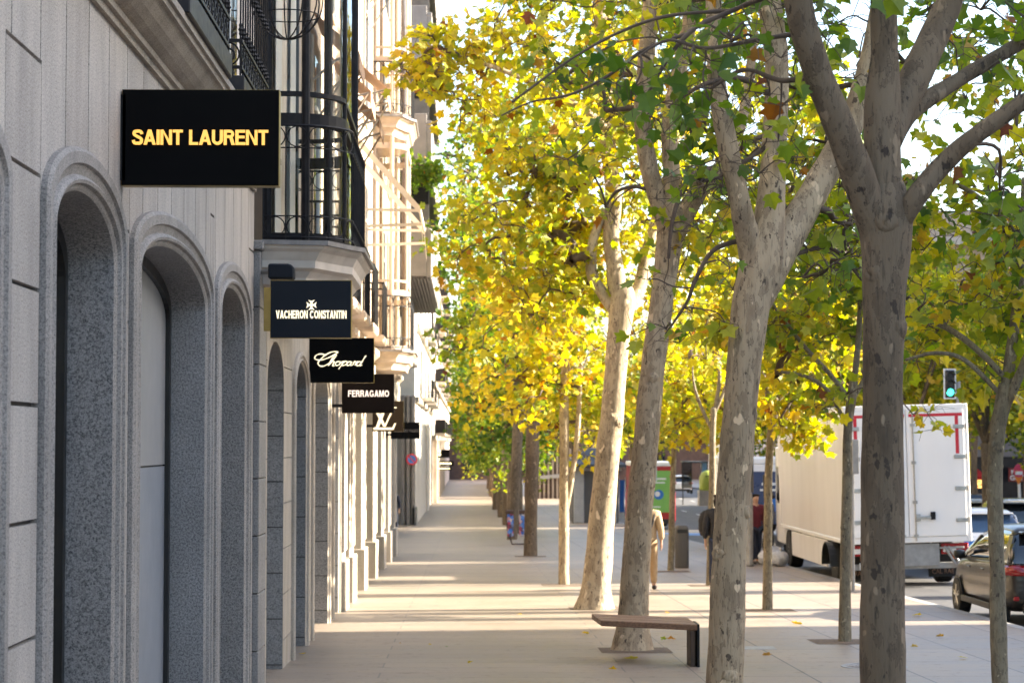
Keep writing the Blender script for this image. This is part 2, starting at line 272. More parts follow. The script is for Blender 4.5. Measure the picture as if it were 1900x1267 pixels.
# ---------------------------------------------------------------- mesh builder
def wloc(p):
    v = Vector((0, 0, 0))
    while p is not None: v += p.location; p = p.parent
    return v
class MB:
    def __init__(s): s.v = []; s.f = []; s.m = []
    def add(s, vs, fs, mi=0):
        o = len(s.v); s.v.extend([tuple(x) for x in vs]); s.f.extend([tuple(i + o for i in f) for f in fs]); s.m.extend([mi] * len(fs)); return s
    def box(s, x0, x1, y0, y1, z0, z1, mi=0):
        return s.add([(x0, y0, z0), (x1, y0, z0), (x1, y1, z0), (x0, y1, z0), (x0, y0, z1), (x1, y0, z1), (x1, y1, z1), (x0, y1, z1)],
                     [(0, 3, 2, 1), (4, 5, 6, 7), (0, 1, 5, 4), (1, 2, 6, 5), (2, 3, 7, 6), (3, 0, 4, 7)], mi)
    def prism(s, poly, axis, a, b, mi=0):
        n = len(poly)
        def mk(p, t):
            if axis == 'x': return (t, p[0], p[1])
            if axis == 'y': return (p[0], t, p[1])
            return (p[0], p[1], t)
        vs = [mk(p, a) for p in poly] + [mk(p, b) for p in poly]
        fs = [tuple(range(n))[::-1], tuple(range(n, 2 * n))] + [(i, (i + 1) % n, n + (i + 1) % n, n + i) for i in range(n)]
        return s.add(vs, fs, mi)
    def rows(s, rows, closed=False, mi=0, cap=False):
        n = len(rows[0]); vs = [p for r in rows for p in r]; fs = []
        for i in range(len(rows) - 1):
            for j in range(n if closed else n - 1):
                k = (j + 1) % n; fs.append((i * n + j, i * n + k, (i + 1) * n + k, (i + 1) * n + j))
        if cap:
            fs.append(tuple(range(n))[::-1]); fs.append(tuple(range((len(rows) - 1) * n, len(rows) * n)))
        return s.add(vs, fs, mi)
    def tube(s, pts, radii, seg=8, mi=0, cap=True, ridge=None):
        pts = [Vector(p) for p in pts]
        if isinstance(radii, (int, float)): radii = [radii] * len(pts)
        rows = []; u = None
        for i, p in enumerate(pts):
            d = (pts[min(i + 1, len(pts) - 1)] - pts[max(i - 1, 0)])
            d = d.normalized() if d.length > 1e-9 else Vector((0, 0, 1))
            if u is None: u = d.orthogonal().normalized()
            u = (u - d * u.dot(d)); u = u.normalized() if u.length > 1e-6 else d.orthogonal().normalized()
            w = d.cross(u); row = []
            for j in range(seg):
                a = 2 * math.pi * j / seg; r = radii[i]
                e = u * math.cos(a) + w * math.sin(a)
                if ridge: r = ridge(p, e, r)
                row.append(p + e * r)
            rows.append(row)
        return s.rows(rows, True, mi, cap)
    def lathe(s, prof, c, seg=16, mi=0, axis='z'):
        rows = []
        for r, z in prof:
            row = []
            for j in range(seg):
                a = 2 * math.pi * j / seg; x, y = r * math.cos(a), r * math.sin(a)
                row.append((c[0] + x, c[1] + y, c[2] + z) if axis == 'z' else ((c[0] + z, c[1] + x, c[2] + y) if axis == 'x' else (c[0] + x, c[1] - z, c[2] + y)))
            rows.append(row)
        return s.rows(rows, True, mi, True)
    def build(s, name, mats, parent=None, local=False, smooth=False, bevel=0.0, seg=1):
        me = bpy.data.meshes.new(name); off = Vector((0, 0, 0)) if local else wloc(parent)
        me.from_pydata([(x - off.x, y - off.y, z - off.z) for x, y, z in s.v], [], s.f); me.validate()
        if not isinstance(mats, (list, tuple)): mats = [mats]
        for m in mats: me.materials.append(MAT[m] if isinstance(m, str) else m)
        if len(mats) > 1 and len(me.polygons) == len(s.m): me.polygons.foreach_set('material_index', s.m)
        if smooth: me.polygons.foreach_set('use_smooth', [True] * len(me.polygons))
        bm = bmesh.new(); bm.from_mesh(me); bmesh.ops.recalc_face_normals(bm, faces=bm.faces); bm.to_mesh(me); bm.free()
        o = bpy.data.objects.new(name, me); COL.objects.link(o); o.parent = parent
        if bevel:
            b = o.modifiers.new('bevel', 'BEVEL'); b.width = bevel; b.segments = seg; b.limit_method = 'ANGLE'; b.angle_limit = R(35)
        return o
def tag(o, label=None, cat=None, group=None, kind=None):
    if label: o['label'] = label
    if cat: o['category'] = cat
    if group: o['group'] = group
    if kind: o['kind'] = kind
    return o
def thing(name, loc, label, cat, group=None, rz=0.0):
    o = bpy.data.objects.new(name, None); COL.objects.link(o); o.location = loc; o.rotation_euler = (0, 0, rz); o.empty_display_size = 0.2
    return tag(o, label, cat, group)
def copy_tree(o, parent=None):
    c = o.copy(); COL.objects.link(c); c.parent = parent
    for ch in list(o.children): copy_tree(ch, c)
    return c
def text_obj(name, body, w, h, center, mat, parent, bold=0.0, depth=0.008, local=False, face='-y', smooth_w=None):
    cu = bpy.data.curves.new(name, 'FONT'); cu.body = body; cu.extrude = 0.0; cu.offset = bold; cu.resolution_u = 3
    t = bpy.data.objects.new(name + '_tmp', cu); COL.objects.link(t)
    dg = bpy.context.evaluated_depsgraph_get(); me = bpy.data.meshes.new_from_object(t.evaluated_get(dg)); bpy.data.objects.remove(t)
    n = len(me.vertices); a = np.zeros(n * 3); me.vertices.foreach_get('co', a); a = a.reshape(-1, 3)
    mn, mx = a.min(0), a.max(0); sx = w / (mx[0] - mn[0]); sy = h / (mx[1] - mn[1])
    u = (a[:, 0] - (mn[0] + mx[0]) / 2) * sx; v = (a[:, 1] - (mn[1] + mx[1]) / 2) * sy
    off = Vector((0, 0, 0)) if local else wloc(parent)
    if face == '-y': co = np.stack([u, np.zeros(n), v], 1)
    else: co = np.stack([np.zeros(n), u, v], 1)
    co += np.array(center) - np.array(off)
    me.vertices.foreach_set('co', co.ravel()); me.update(); me.materials.clear(); me.materials.append(MAT[mat])
    o = bpy.data.objects.new(name, me); COL.objects.link(o); o.parent = parent
    sm = o.modifiers.new('solid', 'SOLIDIFY'); sm.thickness = depth; sm.offset = 1
    return o
def spline(pts, n):
    pts = [Vector(p) for p in pts]; out = []; m = len(pts) - 1
    for i in range(m):
        p0, p1, p2, p3 = pts[max(i - 1, 0)], pts[i], pts[i + 1], pts[min(i + 2, m)]
        for k in range(n):
            t = k / n
            out.append(0.5 * ((2 * p1) + (p2 - p0) * t + (2 * p0 - 5 * p1 + 4 * p2 - p3) * t * t + (3 * p1 - p0 - 3 * p2 + p3) * t ** 3))
    out.append(pts[-1].copy()); return out
# ---------------------------------------------------------------- bold grotesque capitals for the signs
def ribbon(pts, t):
    out = []; n = len(pts); L = []; Rr = []
    for i, (x, y) in enumerate(pts):
        a, b = pts[max(0, i - 1)], pts[min(n - 1, i + 1)]; dx, dy = b[0] - a[0], b[1] - a[1]; l = math.hypot(dx, dy) or 1
        nx, ny = -dy / l * t / 2, dx / l * t / 2; L.append((x + nx, y + ny)); Rr.append((x - nx, y - ny))
    return [[L[i], L[i + 1], Rr[i + 1], Rr[i]] for i in range(n - 1)]
def arc(cx, cy, rx, ry, a0, a1, n=14): return [(cx + rx * math.cos(R(a0 + (a1 - a0) * i / n)), cy + ry * math.sin(R(a0 + (a1 - a0) * i / n))) for i in range(n + 1)]
def rect(x0, y0, x1, y1): return [(x0, y0), (x1, y0), (x1, y1), (x0, y1)]
def glyph(ch, t):
    h = t / 2
    if ch == ' ': return .30, []
    if ch == 'I': return t, [rect(0, 0, t, 1)]
    if ch == 'L': return .58, [rect(0, 0, t, 1), rect(t, 0, .58, t * .92)]
    if ch in 'EF':
        q = [rect(0, 0, t, 1), rect(t, 1 - t * .92, .62, 1), rect(t, .53 - t * .43, .58, .53 + t * .43)]
        return .62, q + ([rect(t, 0, .64, t * .92)] if ch == 'E' else [])
    if ch == 'T': return .64, [rect(0, 1 - t * .92, .64, 1), rect(.32 - h, 0, .32 + h, 1 - t * .92)]
    if ch == 'H': return .72, [rect(0, 0, t, 1), rect(.72 - t, 0, .72, 1), rect(t, .5 - t * .44, .72 - t, .5 + t * .44)]
    if ch == 'N': return .74, [rect(0, 0, t * .95, 1), rect(.74 - t * .95, 0, .74, 1), [(t * .95, 1), (.74 - t * .95, .0), (.74 - t * .95, .34), (t * .95 + .001, 1)], [(t * .5, 1), (t * 1.05, 1), (.74 - t * .5, 0), (.74 - t * 1.05, 0)]]
    if ch == 'M': return .88, [rect(0, 0, t * .9, 1), rect(.88 - t * .9, 0, .88, 1), [(t * .4, 1), (t * 1.3, 1), (.44 + h, 0), (.44 - h, 0)], [(.88 - t * 1.3, 1), (.88 - t * .4, 1), (.44 + h, 0), (.44 - h, 0)]]
    if ch == 'A': return .78, [[(0, 0), (t * 1.08, 0), (.39 + t * .56, 1), (.39 - t * .56, 1)], [(.78 - t * 1.08, 0), (.78, 0), (.39 + t * .56, 1), (.39 - t * .56, 1)], rect(.20, .21, .58, .21 + t * .82)]
    if ch == 'V': return .76, [[(0, 1), (t * 1.1, 1), (.38 + h, 0), (.38 - h, 0)], [(.76 - t * 1.1, 1), (.76, 1), (.38 + h, 0), (.38 - h, 0)]]
    if ch == 'U': return .70, ribbon([(h, 1), (h, .38)] + arc(.35, .36, .35 - h, .36 - h, 180, 360) + [(.70 - h, 1)], t)
    if ch == 'O': return .84, ribbon(arc(.42, .5, .42 - h, .5 - h, 0, 360, 26), t)
    if ch in 'CG':
        q = ribbon(arc(.41, .5, .41 - h, .5 - h, 38, 322, 22), t)
        if ch == 'G': q += [rect(.46, .50 - t * .8, .78, .50), rect(.78 - t, .10, .78, .50 - t * .8)]
        return .80, q
    if ch == 'R': return .70, [rect(0, 0, t, 1)] + ribbon([(t, 1 - t * .45), (.40, 1 - t * .45)] + arc(.40, .735, .27 - h, .265 - t * .45, 90, -90) + [(t, .47 + t * .45)], t * .92) + [[(.36, .50), (.36 + t * 1.1, .50), (.72, 0), (.72 - t * 1.15, 0)]]
    if ch == 'S':
        c = spline([(.60, .71, 0), (.53, .87, 0), (.33, 1 - h, 0), (.13, .86, 0), (.12, .68, 0), (.33, .535, 0), (.53, .42, 0), (.58, .27, 0), (.50, .11, 0), (.32, h, 0), (.12, .12, 0), (.055, .30, 0)], 4)
        return .66, ribbon([(p.x, p.y) for p in c], t)
    if ch == 'D': return .72, [rect(0, 0, t, 1)] + ribbon([(t, 1 - t * .45)] + arc(.30, .5, .42 - t * .5, .5 - t * .45, 90, -90) + [(t, t * .45)], t * .92)
    if ch == 'P': return .66, [rect(0, 0, t, 1)] + ribbon([(t, 1 - t * .45), (.40, 1 - t * .45)] + arc(.40, .735, .26 - t * .5, .265 - t * .45, 90, -90) + [(t, .47 + t * .45)], t * .92)
    if ch == 'Q':
        return .84, ribbon(arc(.42, .5, .42 - h, .5 - h, 0, 360, 26), t) + [[(.48, .28), (.58, .34), (.84, .0), (.70, -.06)]]
    return .6, []
def letters(name, body, x0, x1, z0, z1, y, mat, parent, t=.2, gap=.075, depth=.010):
    """flat-cut letters fixed to a panel that faces the camera"""
    pos = 0; items = []
    for ch in body:
        w, q = glyph(ch, t); items.append((pos, q)); pos += w + gap
    tot = pos - gap; sx = (x1 - x0) / tot; sz = z1 - z0; mb = MB(); k = 0
    for p, q in items:
        for poly in q:
            d = depth + .00025 * (k % 9); k += 1
            mb.prism([(x0 + (p + u) * sx, z0 + v * sz) for u, v in poly], 'y', y - d, y - .001)
    return mb.build(name, mat, parent)
# ================================================================ ground
YS = [-40, 0, 20, 40, 60, 80, 100, 110, 140, 180, 240, 320, 420]
def strip(name, x0, x1, dz, mat, y0=-40, y1=420, kind='structure'):
    ys = sorted({y0, y1} | {y for y in YS if y0 < y < y1}); b = MB()
    b.rows([[(x0, y, GZ(y) + dz), (x1, y, GZ(y) + dz)] for y in ys])
    o = b.build(name, mat); tag(o, kind=kind); return o
b = MB(); b.rows([[(-900, y, GZ(y) - 0.4), (900, y, GZ(y) - 0.4)] for y in [-300] + YS + [1500]]); tag(b.build('ground', 'earth'), kind='structure')
KX = 7.72
strip('pavement', -6.0, 2.4, 0.0, 'paving_plank')
strip('pavement', 2.4, KX - 0.18, 0.0, 'paving')
b = MB()
for y0, y1 in zip(YS[:-1], YS[1:]):
    b.add([(KX - 0.18, y0, GZ(y0) - .3), (KX, y0, GZ(y0) - .3), (KX, y1, GZ(y1) - .3), (KX - .18, y1, GZ(y1) - .3),
           (KX - 0.18, y0, GZ(y0) + .003), (KX, y0, GZ(y0) + .003), (KX, y1, GZ(y1) + .003), (KX - .18, y1, GZ(y1) + .003)], [(4, 5, 6, 7), (1, 2, 6, 5), (0, 4, 7, 3)])
tag(b.build('kerb', 'kerb'), kind='structure')
strip('road', KX - 0.02, 24.0, -0.13, 'asphalt')
strip('far_pavement', 24.0, 60.0, 0.0, 'paving')
for i in range(14):
    y = 62 + i * 9; strip('lane_line', 13.6, 13.75, -0.126, 'line_paint', y, y + 3)
    strip('lane_line', 17.2, 17.35, -0.126, 'line_paint', y + 2, y + 5)
strip('crossing_paint', 8.2, 14.5, -0.1262, 'blue_line', 86, 90)
# ================================================================ arcade builder
def arch_pts(yc, hw, spring, rise, n=20):
    return [(yc - hw * math.cos(math.pi * k / n), spring + rise * math.sin(math.pi * k / n)) for k in range(n + 1)]
def arch_z(y, o):
    if y <= o['a'] or y >= o['b']: return None
    yc = (o['a'] + o['b']) / 2; hw = (o['b'] - o['a']) / 2
    return o['sp'] + o['rise'] * math.sqrt(max(0, 1 - ((y - yc) / hw) ** 2))
def masonry(mb, xf, th, y0, y1, z0, z1, ops, strip_w, course, z_mid, gap=0.010, y_first=None, rough=0.0):
    """courses of blocks in the piers, upright strips above the arches; each joint an open groove"""
    edges = [y0] + [e for o in ops for e in (o['a'], o['b'])] + [y1]
    piers = [(edges[i], edges[i + 1]) for i in range(0, len(edges), 2)]
    for a, c in piers:
        a2, c2 = max(a, y0), min(c, y1)
        if c2 - a2 < 0.02: continue
        z = z_mid; zs = []
        while z > z0 + 0.05: zs.append(z); z -= course
        zs.append(z0)
        for t, bt in zip(zs[:-1], zs[1:]): mb.box(xf - th, xf, a2 + gap / 2, c2 - gap / 2, bt + gap, t)
    # strips above
    ys = [y0]; y = (y_first if y_first is not None else y0 + strip_w)
    while y < y1 - 0.1: ys.append(y); y += strip_w
    ys.append(y1)
    for a, c in zip(ys[:-1], ys[1:]):
        cuts = [a] + sorted({e for e in edges if a < e < c} | {a + (c - a) * k / 8 for k in range(1, 8)}) + [c]
        bot = []
        for y in cuts:
            zz = None
            for o in ops:
                if zz is None: zz = arch_z(y, o)
            if zz is not None: bot.append((y, zz)); continue
            oa = next((o for o in ops if abs(y - o['a']) < 1e-6), None); ob = next((o for o in ops if abs(y - o['b']) < 1e-6), None)
            if ob and y > a: bot.append((y, ob['sp']))
            if (not oa and not ob) or (oa and y > a) or (ob and y < c): bot.append((y, z_mid + gap))
            if oa and y < c: bot.append((y, oa['sp']))
        bot[0] = (bot[0][0] + gap / 2, bot[0][1]); bot[-1] = (bot[-1][0] - gap / 2, bot[-1][1])
        # quads between cuts keep the strip simple; only the two outer sides show
        n = len(bot)
        front = [(xf, y, z) for y, z in bot] + [(xf, y, z1) for y, z in bot]
        back = [(xf - th, y, z) for y, z in bot] + [(xf - th, y, z1) for y, z in bot]
        fs = [(i, i + 1, n + i + 1, n + i) for i in range(n - 1)]
        o2 = 2 * n
        fs += [(i, o2 + i, o2 + i + 1, i + 1) for i in range(n - 1)]
        fs += [(0, n, o2 + n, o2), (n - 1, o2 + n - 1, o2 + 2 * n - 1, 2 * n - 1)]
        mb.add(front + back, fs)
def backing(mb, xf, y0, y1, z0, z1, ops, depth=0.02):
    edges = [y0] + [e for o in ops for e in (o['a'], o['b'])] + [y1]
    x = xf
    for i in range(0, len(edges), 2):
        if edges[i + 1] - edges[i] > 0.005: mb.add([(x, edges[i], z0), (x, edges[i + 1], z0), (x, edges[i + 1], z1), (x, edges[i], z1)], [(0, 1, 2, 3)])
    for o in ops:
        pts = arch_pts((o['a'] + o['b']) / 2, (o['b'] - o['a']) / 2, o['sp'], o['rise'])
        for (ya, za), (yb, zb) in zip(pts[:-1], pts[1:]): mb.add([(x, ya, za), (x, yb, zb), (x, yb, z1), (x, ya, z1)], [(0, 1, 2, 3)])
def moulding(mb, xf, o, z0, prof, mi=0):
    """prof: (inset 0..1, projection); the frame round one opening, jambs and arch in one sweep"""
    rows = []
    for t, dx in prof:
        ins = o['w'] * t; yc = (o['a'] + o['b']) / 2; hw = (o['b'] - o['a']) / 2 - ins
        sp = o['sp'] + (o['isp'] - o['sp']) * t; rise = o['rise'] + (o['irise'] - o['rise']) * t
        pts = [(yc - hw, z0), (yc - hw, (z0 + sp) / 2)] + arch_pts(yc, hw, sp, rise, 28) + [(yc + hw, (z0 + sp) / 2), (yc + hw, z0)]
        rows.append([(xf + dx, y, z) for y, z in pts])
    mb.rows(rows, False, mi)
def opening_fill(o, x, z0):
    ins = o['w']; yc = (o['a'] + o['b']) / 2; hw = (o['b'] - o['a']) / 2 - ins
    return [(yc - hw, z0)] + arch_pts(yc, hw, o['isp'], o['irise'], 24) + [(yc + hw, z0)]
PROF = [(0, -0.03), (0, 0.030), (0.10, 0.045), (0.36, 0.045), (0.40, 0.026), (0.62, 0.012), (0.66, 0.032), (0.74, 0.044), (0.82, 0.038), (0.86, 0.016), (0.94, 0.010), (1.0, 0.0)]
# ================================================================ building A: grey granite, three arches in view
XA = -2.03
A = thing('granite_building', (XA, 7.0, GZ(7)), 'grey granite building with three tall arched openings nearest the camera on the left', 'building')
opsA = [dict(a=5.9, b=9.47, sp=3.18, rise=0.36, w=0.27, isp=3.0, irise=0.31),
        dict(a=10.28, b=12.69, sp=3.18, rise=0.36, w=0.26, isp=3.02, irise=0.30),
        dict(a=12.99, b=17.09, sp=3.19, rise=0.36, w=0.30, isp=3.02, irise=0.31),
        dict(a=17.35, b=20.12, sp=3.20, rise=0.35, w=0.30, isp=3.03, irise=0.30)]
ZB = GZ(22) - 0.1
mb = MB(); masonry(mb, XA, 0.05, 5.0, 20.6, ZB, 4.40, opsA, 0.655, 0.545, 3.80, 0.021, 5.66)
mb.build('stone_facing', 'granite_light', A)
mb = MB(); backing(mb, XA - 0.032, 5.0, 20.6, ZB, 4.40, opsA); mb.build('wall', 'joint', A)
for i, o in enumerate(opsA):
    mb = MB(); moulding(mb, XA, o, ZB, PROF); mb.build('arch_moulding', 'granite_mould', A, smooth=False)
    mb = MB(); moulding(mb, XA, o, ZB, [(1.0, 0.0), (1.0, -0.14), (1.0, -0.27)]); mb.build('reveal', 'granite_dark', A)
    f = opening_fill(o, XA - 0.27, ZB); xb = XA - 0.262
    fr = MB(); inner = [(y + (0.075 if y < (o['a'] + o['b']) / 2 else -0.075), z - (0.075 if z > 1 else -0.075)) for y, z in f]
    fr.rows([[(xb, y, z) for y, z in f], [(xb, y, z) for y, z in inner], [(xb - 0.06, y, z) for y, z in inner]])
    if i == 2:
        dr = thing_part = MB(); dr.add([(xb - 0.03, y, z) for y, z in inner], [tuple(range(len(inner)))]);
        zc = 2.0 + (820 - 866) / 255.0
        d = MB(); d.add([(xb - 0.035, inner[0][0] - .02, ZB), (xb - 0.035, inner[-1][0] + .02, ZB), (xb - 0.035, inner[-1][0] + .02, zc), (xb - 0.035, inner[0][0] - .02, zc)], [(0, 1, 2, 3)])
        door = d.build('door', 'door_grey', A); tag(door, 'pale grey door panel')
        up = [(inner[0][0], zc + .012)] + [p for p in inner[1:-1]] + [(inner[-1][0], zc + .012)]
        u = MB(); u.add([(xb - 0.035, y, z) for y, z in up], [tuple(range(len(up)))]); u.build('door_upper_panel', 'door_upper', A)
        u = MB(); u.add([(xb - 0.05, y, z) for y, z in f], [tuple(range(len(f)))]); u.build('door_backing', 'frame_black', A)
        fr.build('door_frame', 'frame_black', A)
    else:
        fr.build('window_frame', 'frame_black', A)
        u = MB(); u.add([(xb - 0.04, y, z) for y, z in f], [tuple(range(len(f)))]); u.build('window_pane', 'glass_clear', A)
        u = MB(); u.add([(xb - 0.052, y, z) for y, z in inner], [tuple(range(len(inner)))]); u.build('shutter', 'tile', A)
# side of the second opening's thick black stile (near edge of the door)
# end pier
mb = MB(); z = 3.83; zs = []
while z > ZB: zs.append(z); z -= 0.545
for k, t in enumerate(zs): mb.box(-2.3, -1.97, 20.6, 21.28, max(t - 0.534, ZB - .3), t)
mb.build('end_pier', 'granite_grey', A, bevel=0.006)
mb = MB(); mb.box(-2.28, -1.985, 20.62, 21.26, ZB, 3.8); mb.build('pier_core', 'joint', A)
mb = MB(); mb.box(-2.3, -1.94, 20.56, 21.32, 3.84, 3.93); mb.build('pier_cap', 'granite_grey', A, bevel=0.01)
# cornice swept along the street
prof = [(-0.02, 4.38), (0.03, 4.38), (0.035, 4.42), (0.06, 4.425), (0.065, 4.46), (0.085, 4.468), (0.12, 4.49), (0.165, 4.53), (0.20, 4.575), (0.215, 4.60), (0.24, 4.603), (0.245, 4.635), (0.265, 4.64), (0.265, 4.69), (-0.02, 4.72)]
mb = MB(); ys = [5.0, 8, 11, 14, 17, 20.5]; mb.rows([[(XA + dx, y, z) for dx, z in prof] for y in ys], False, 0, True); mb.build('cornice', 'cornice', A)
mb = MB(); mb.box(-6, XA, 5.0, 20.5, 4.40, 12.0); mb.build('upper_wall', 'stucco_white', A)
def scroll(mb, c, r, turns, start, plane, rad=0.007, sgn=1):
    pts = []
    n = int(26 * turns)
    for i in range(n + 1):
        t = i / n; a = start + sgn * 2 * math.pi * turns * t; rr = r * (1 - 0.82 * t)
        u, v = rr * math.cos(a), rr * math.sin(a)
        pts.append((c[0] + u, c[1], c[2] + v) if plane == 'xz' else (c[0], c[1] + u, c[2] + v))
    mb.tube(pts, rad, 5)
def ring(mb, c, r, plane, rad=0.006, seg=20):
    pts = []
    for i in range(seg + 1):
        a = 2 * math.pi * i / seg; u, v = r * math.cos(a), r * math.sin(a)
        pts.append((c[0] + u, c[1], c[2] + v) if plane == 'xz' else (c[0], c[1] + u, c[2] + v))
    mb.tube(pts, rad, 5, cap=False)
def twisted_bar(mb, x, y, z0, z1, knots):
    prof = []; z = z0
    pts = [(z0, .008)]
    for k in knots: pts += [(k - .05, .008), (k - .035, .015), (k - .018, .011), (k, .021), (k + .018, .011), (k + .035, .015), (k + .05, .008)]
    pts.append((z1, .008)); mb.tube([(x, y, z) for z, r in pts], [r for z, r in pts], 6)
def iron_balcony(y0, y1, zt, xo, parent, n):
    mb = MB(); mb.box(XA - .0, xo, y0, y1, zt - 0.17, zt); slab = mb.build('balcony_slab', 'slab_metal', parent, bevel=0.008)
    mb = MB(); r = xo - 0.03
    mb.box(r - .014, r + .014, y0, y1, zt + .05, zt + .075); mb.box(r - .016, r + .016, y0, y1, zt + .26, zt + .285); mb.box(r - .02, r + .02, y0, y1, zt + 1.12, zt + 1.15)
    mb.box(XA, r, y0 - .012, y0 + .012, zt + .05, zt + .075); mb.box(XA, r, y0 - .012, y0 + .012, zt + .26, zt + .285); mb.box(XA, r, y0 - .015, y0 + .015, zt + 1.12, zt + 1.15)
    for i in range(n + 1):
        y = y0 + (y1 - y0) * i / n; twisted_bar(mb, r, y, zt, zt + 1.12, (zt + .36, zt + .80))
        if i < n:
            ym = y + (y1 - y0) / n / 2
            scroll(mb, (r, ym, zt + .168), .065, 1.3, 0.4, 'yz', .009); ring(mb, (r, ym, zt + .168), .085, 'yz', .008, 12)
    scroll(mb, (r - .10, y0, zt + .168), .08, 1.5, 2.2, 'xz', .008); ring(mb, (r - .10, y0, zt + .168), .09, 'xz', .007)
    scroll(mb, (r - .24, y0, zt + .16), .06, 1.4, 0.3, 'xz', .008, -1)
    twisted_bar(mb, (XA + r) / 2 - .02, y0, zt, zt + 1.12, (zt + .30, zt + .75))
    mb.build('railing', 'iron', slab)
iron_balcony(13.45, 15.9, 4.86, -1.735, A, 13)
iron_balcony(16.75, 19.0, 4.86, -1.735, A, 12)
for ya, yb in ((13.9, 15.3), (17.2, 18.6)):
    mb = MB(); mb.box(XA, XA + .03, ya - .14, yb + .14, 4.72, 8.0); sur = mb.build('window_surround', 'stucco_pink', A, bevel=0.006)
    mb = MB(); mb.box(XA + .03, XA + .04, ya, yb, 4.86, 7.8); mb.build('window_pane', 'glass_dark', sur)
    mb = MB(); mb.box(XA + .03, XA + .06, (ya + yb) / 2 - .03, (ya + yb) / 2 + .03, 4.86, 7.8); mb.build('window_frame', 'white_paint', sur)
# intercom by the door
ic = thing('intercom', (XA - .28, 14.2, 0.38), 'small black wall device with a red light low on the pale door', 'intercom')
pt = P(281, 1246, 14.35)
mb = MB(); mb.box(XA - .29, XA - .24, 14.27, 14.42, pt.z - .05, pt.z + .05); mb.build('casing', 'black_plastic', ic, bevel=0.008)
mb = MB(); mb.box(XA - .30, XA - .22, 14.255, 14.268, pt.z - .015, pt.z + .012); mb.build('lamp', 'red_lamp', ic)
# ================================================================ building B: pale stone arcade with round iron bays
XB = -1.97
B = thing('bay_window_building', (XB, 21.3, GZ(21.3)), 'cream building with rounded iron and glass bays over a pale stone arcade', 'building')
def opB(a, b, sp, rise, w): return dict(a=a, b=b, sp=sp, rise=rise, w=w, isp=sp, irise=rise - w * 0.8)
opsB = [opB(21.42, 23.35, 2.62, 0.42, 0.03), opB(24.45, 26.75, 2.62, 0.45, 0.16), opB(27.5, 31.0, 2.62, 0.5, 0.16), opB(31.75, 33.5, 2.62, 0.45, 0.12)]
ZC = GZ(34) - .3
mb = MB(); masonry(mb, XB, 0.05, 21.3, 34.2, ZC, 3.62, opsB, 0.7, 0.49, 3.30, 0.010); mb.build('stone_facing', 'limestone', B)
mb = MB(); backing(mb, XB - 0.03, 21.3, 34.2, ZC, 3.62, opsB); mb.build('wall', 'joint', B)
for i, o in enumerate(opsB):
    if i:
        mb = MB(); moulding(mb, XB, o, ZC, PROF); mb.build('arch_moulding', 'limestone', B)
    mb = MB()
    # jamb courses of the far reveal, open joints
    z = 2.55; e = o['b'] - o['w']
    moulding(mb, XB, o, ZC, [(1.0, 0.0), (1.0, -0.2), (1.0, -0.45)]); z = 2.56
    while z > ZC: mb.box(XB - .44, XB - .004, e - .004, e + .05, z - .006, z + .006, 1); z -= .49
    mb.build('reveal', ['granite_grey', 'joint'], B)
    f = opening_fill(o, 0, ZC); mb = MB(); mb.add([(XB - .45, y, z) for y, z in f], [tuple(range(len(f)))]); mb.build('window_pane', 'glass_dark', B)
    mb = MB(); yc = (o['a'] + o['b']) / 2; mb.box(XB - .5, XB - .42, yc - .03, yc + .03, ZC, 2.95); mb.box(XB - .5, XB - .42, o['a'], o['b'], 2.58, 2.64); mb.build('window_frame', 'frame_black', B)
    if i in (1, 2):
        mb = MB(); mb.box(XB - .14, XB + .03, o['b'] - .02, o['b'] + .05, GZ(o['b']) - .2, GZ(o['b']) + .78); mb.build('plinth', 'granite_grey', B, bevel=0.01)
mb = MB(); mb.box(-6, XB - .5, 21.3, 62, ZC - 1, 12.5); mb.build('interior_wall', 'shop_dark', B)
# C part: tall piers with plinths
pil = [33.6, 36.1, 40.2, 45.2, 49.7, 54.2, 58.2]
for k, y in enumerate(pil):
    g = GZ(y); mb = MB(); c = 1.93
    mb.box(-2.45, -c, y, y + 1.05, g - .2, 3.35); mb.box(-2.3, -c + .035, y + .12, y + .93, g + .9, 3.2)
    pr = mb.build('pier', 'limestone', B, bevel=0.015)
    mb = MB(); mb.box(-2.45, -c + .06, y - .05, y + 1.1, g - .2, g + .76); mb.build('plinth', 'limestone', B, bevel=0.012)
    y2 = pil[k + 1] if k + 1 < len(pil) else 61.5
    mb = MB(); mb.box(-2.42, -2.36, y + 1.05, y2, g - .3, 3.3); mb.build('window_pane', 'glass_dark', B)
    mb = MB(); mb.box(-2.40, -2.30, y + 1.05, y + 1.13, g - .2, 3.1); mb.box(-2.40, -2.30, y2 - .08, y2, g - .2, 3.1); mb.box(-2.40, -2.30, y + 1.13, y2 - .08, 2.4, 2.5); mb.build('window_frame', 'frame_black', B)
mb = MB(); mb.box(-2.5, -1.90, 34.2, 62, 3.1, 3.62); mb.build('lintel_band', 'limestone', B, bevel=0.02)
mb = MB(); mb.rows([[(XB + dx, y, z) for dx, z in [(-.1, 3.62), (.04, 3.62), (.06, 3.70), (.16, 3.78), (.17, 3.88), (-.1, 3.92)]] for y in (25.3, 40, 62)], False, 0, True); mb.build('string_course', 'stone_sun_toned', B)
mb = MB(); mb.box(-6, XB, 21.3, 62, 3.62, 12.6); mb.build('upper_wall', 'stucco', B)
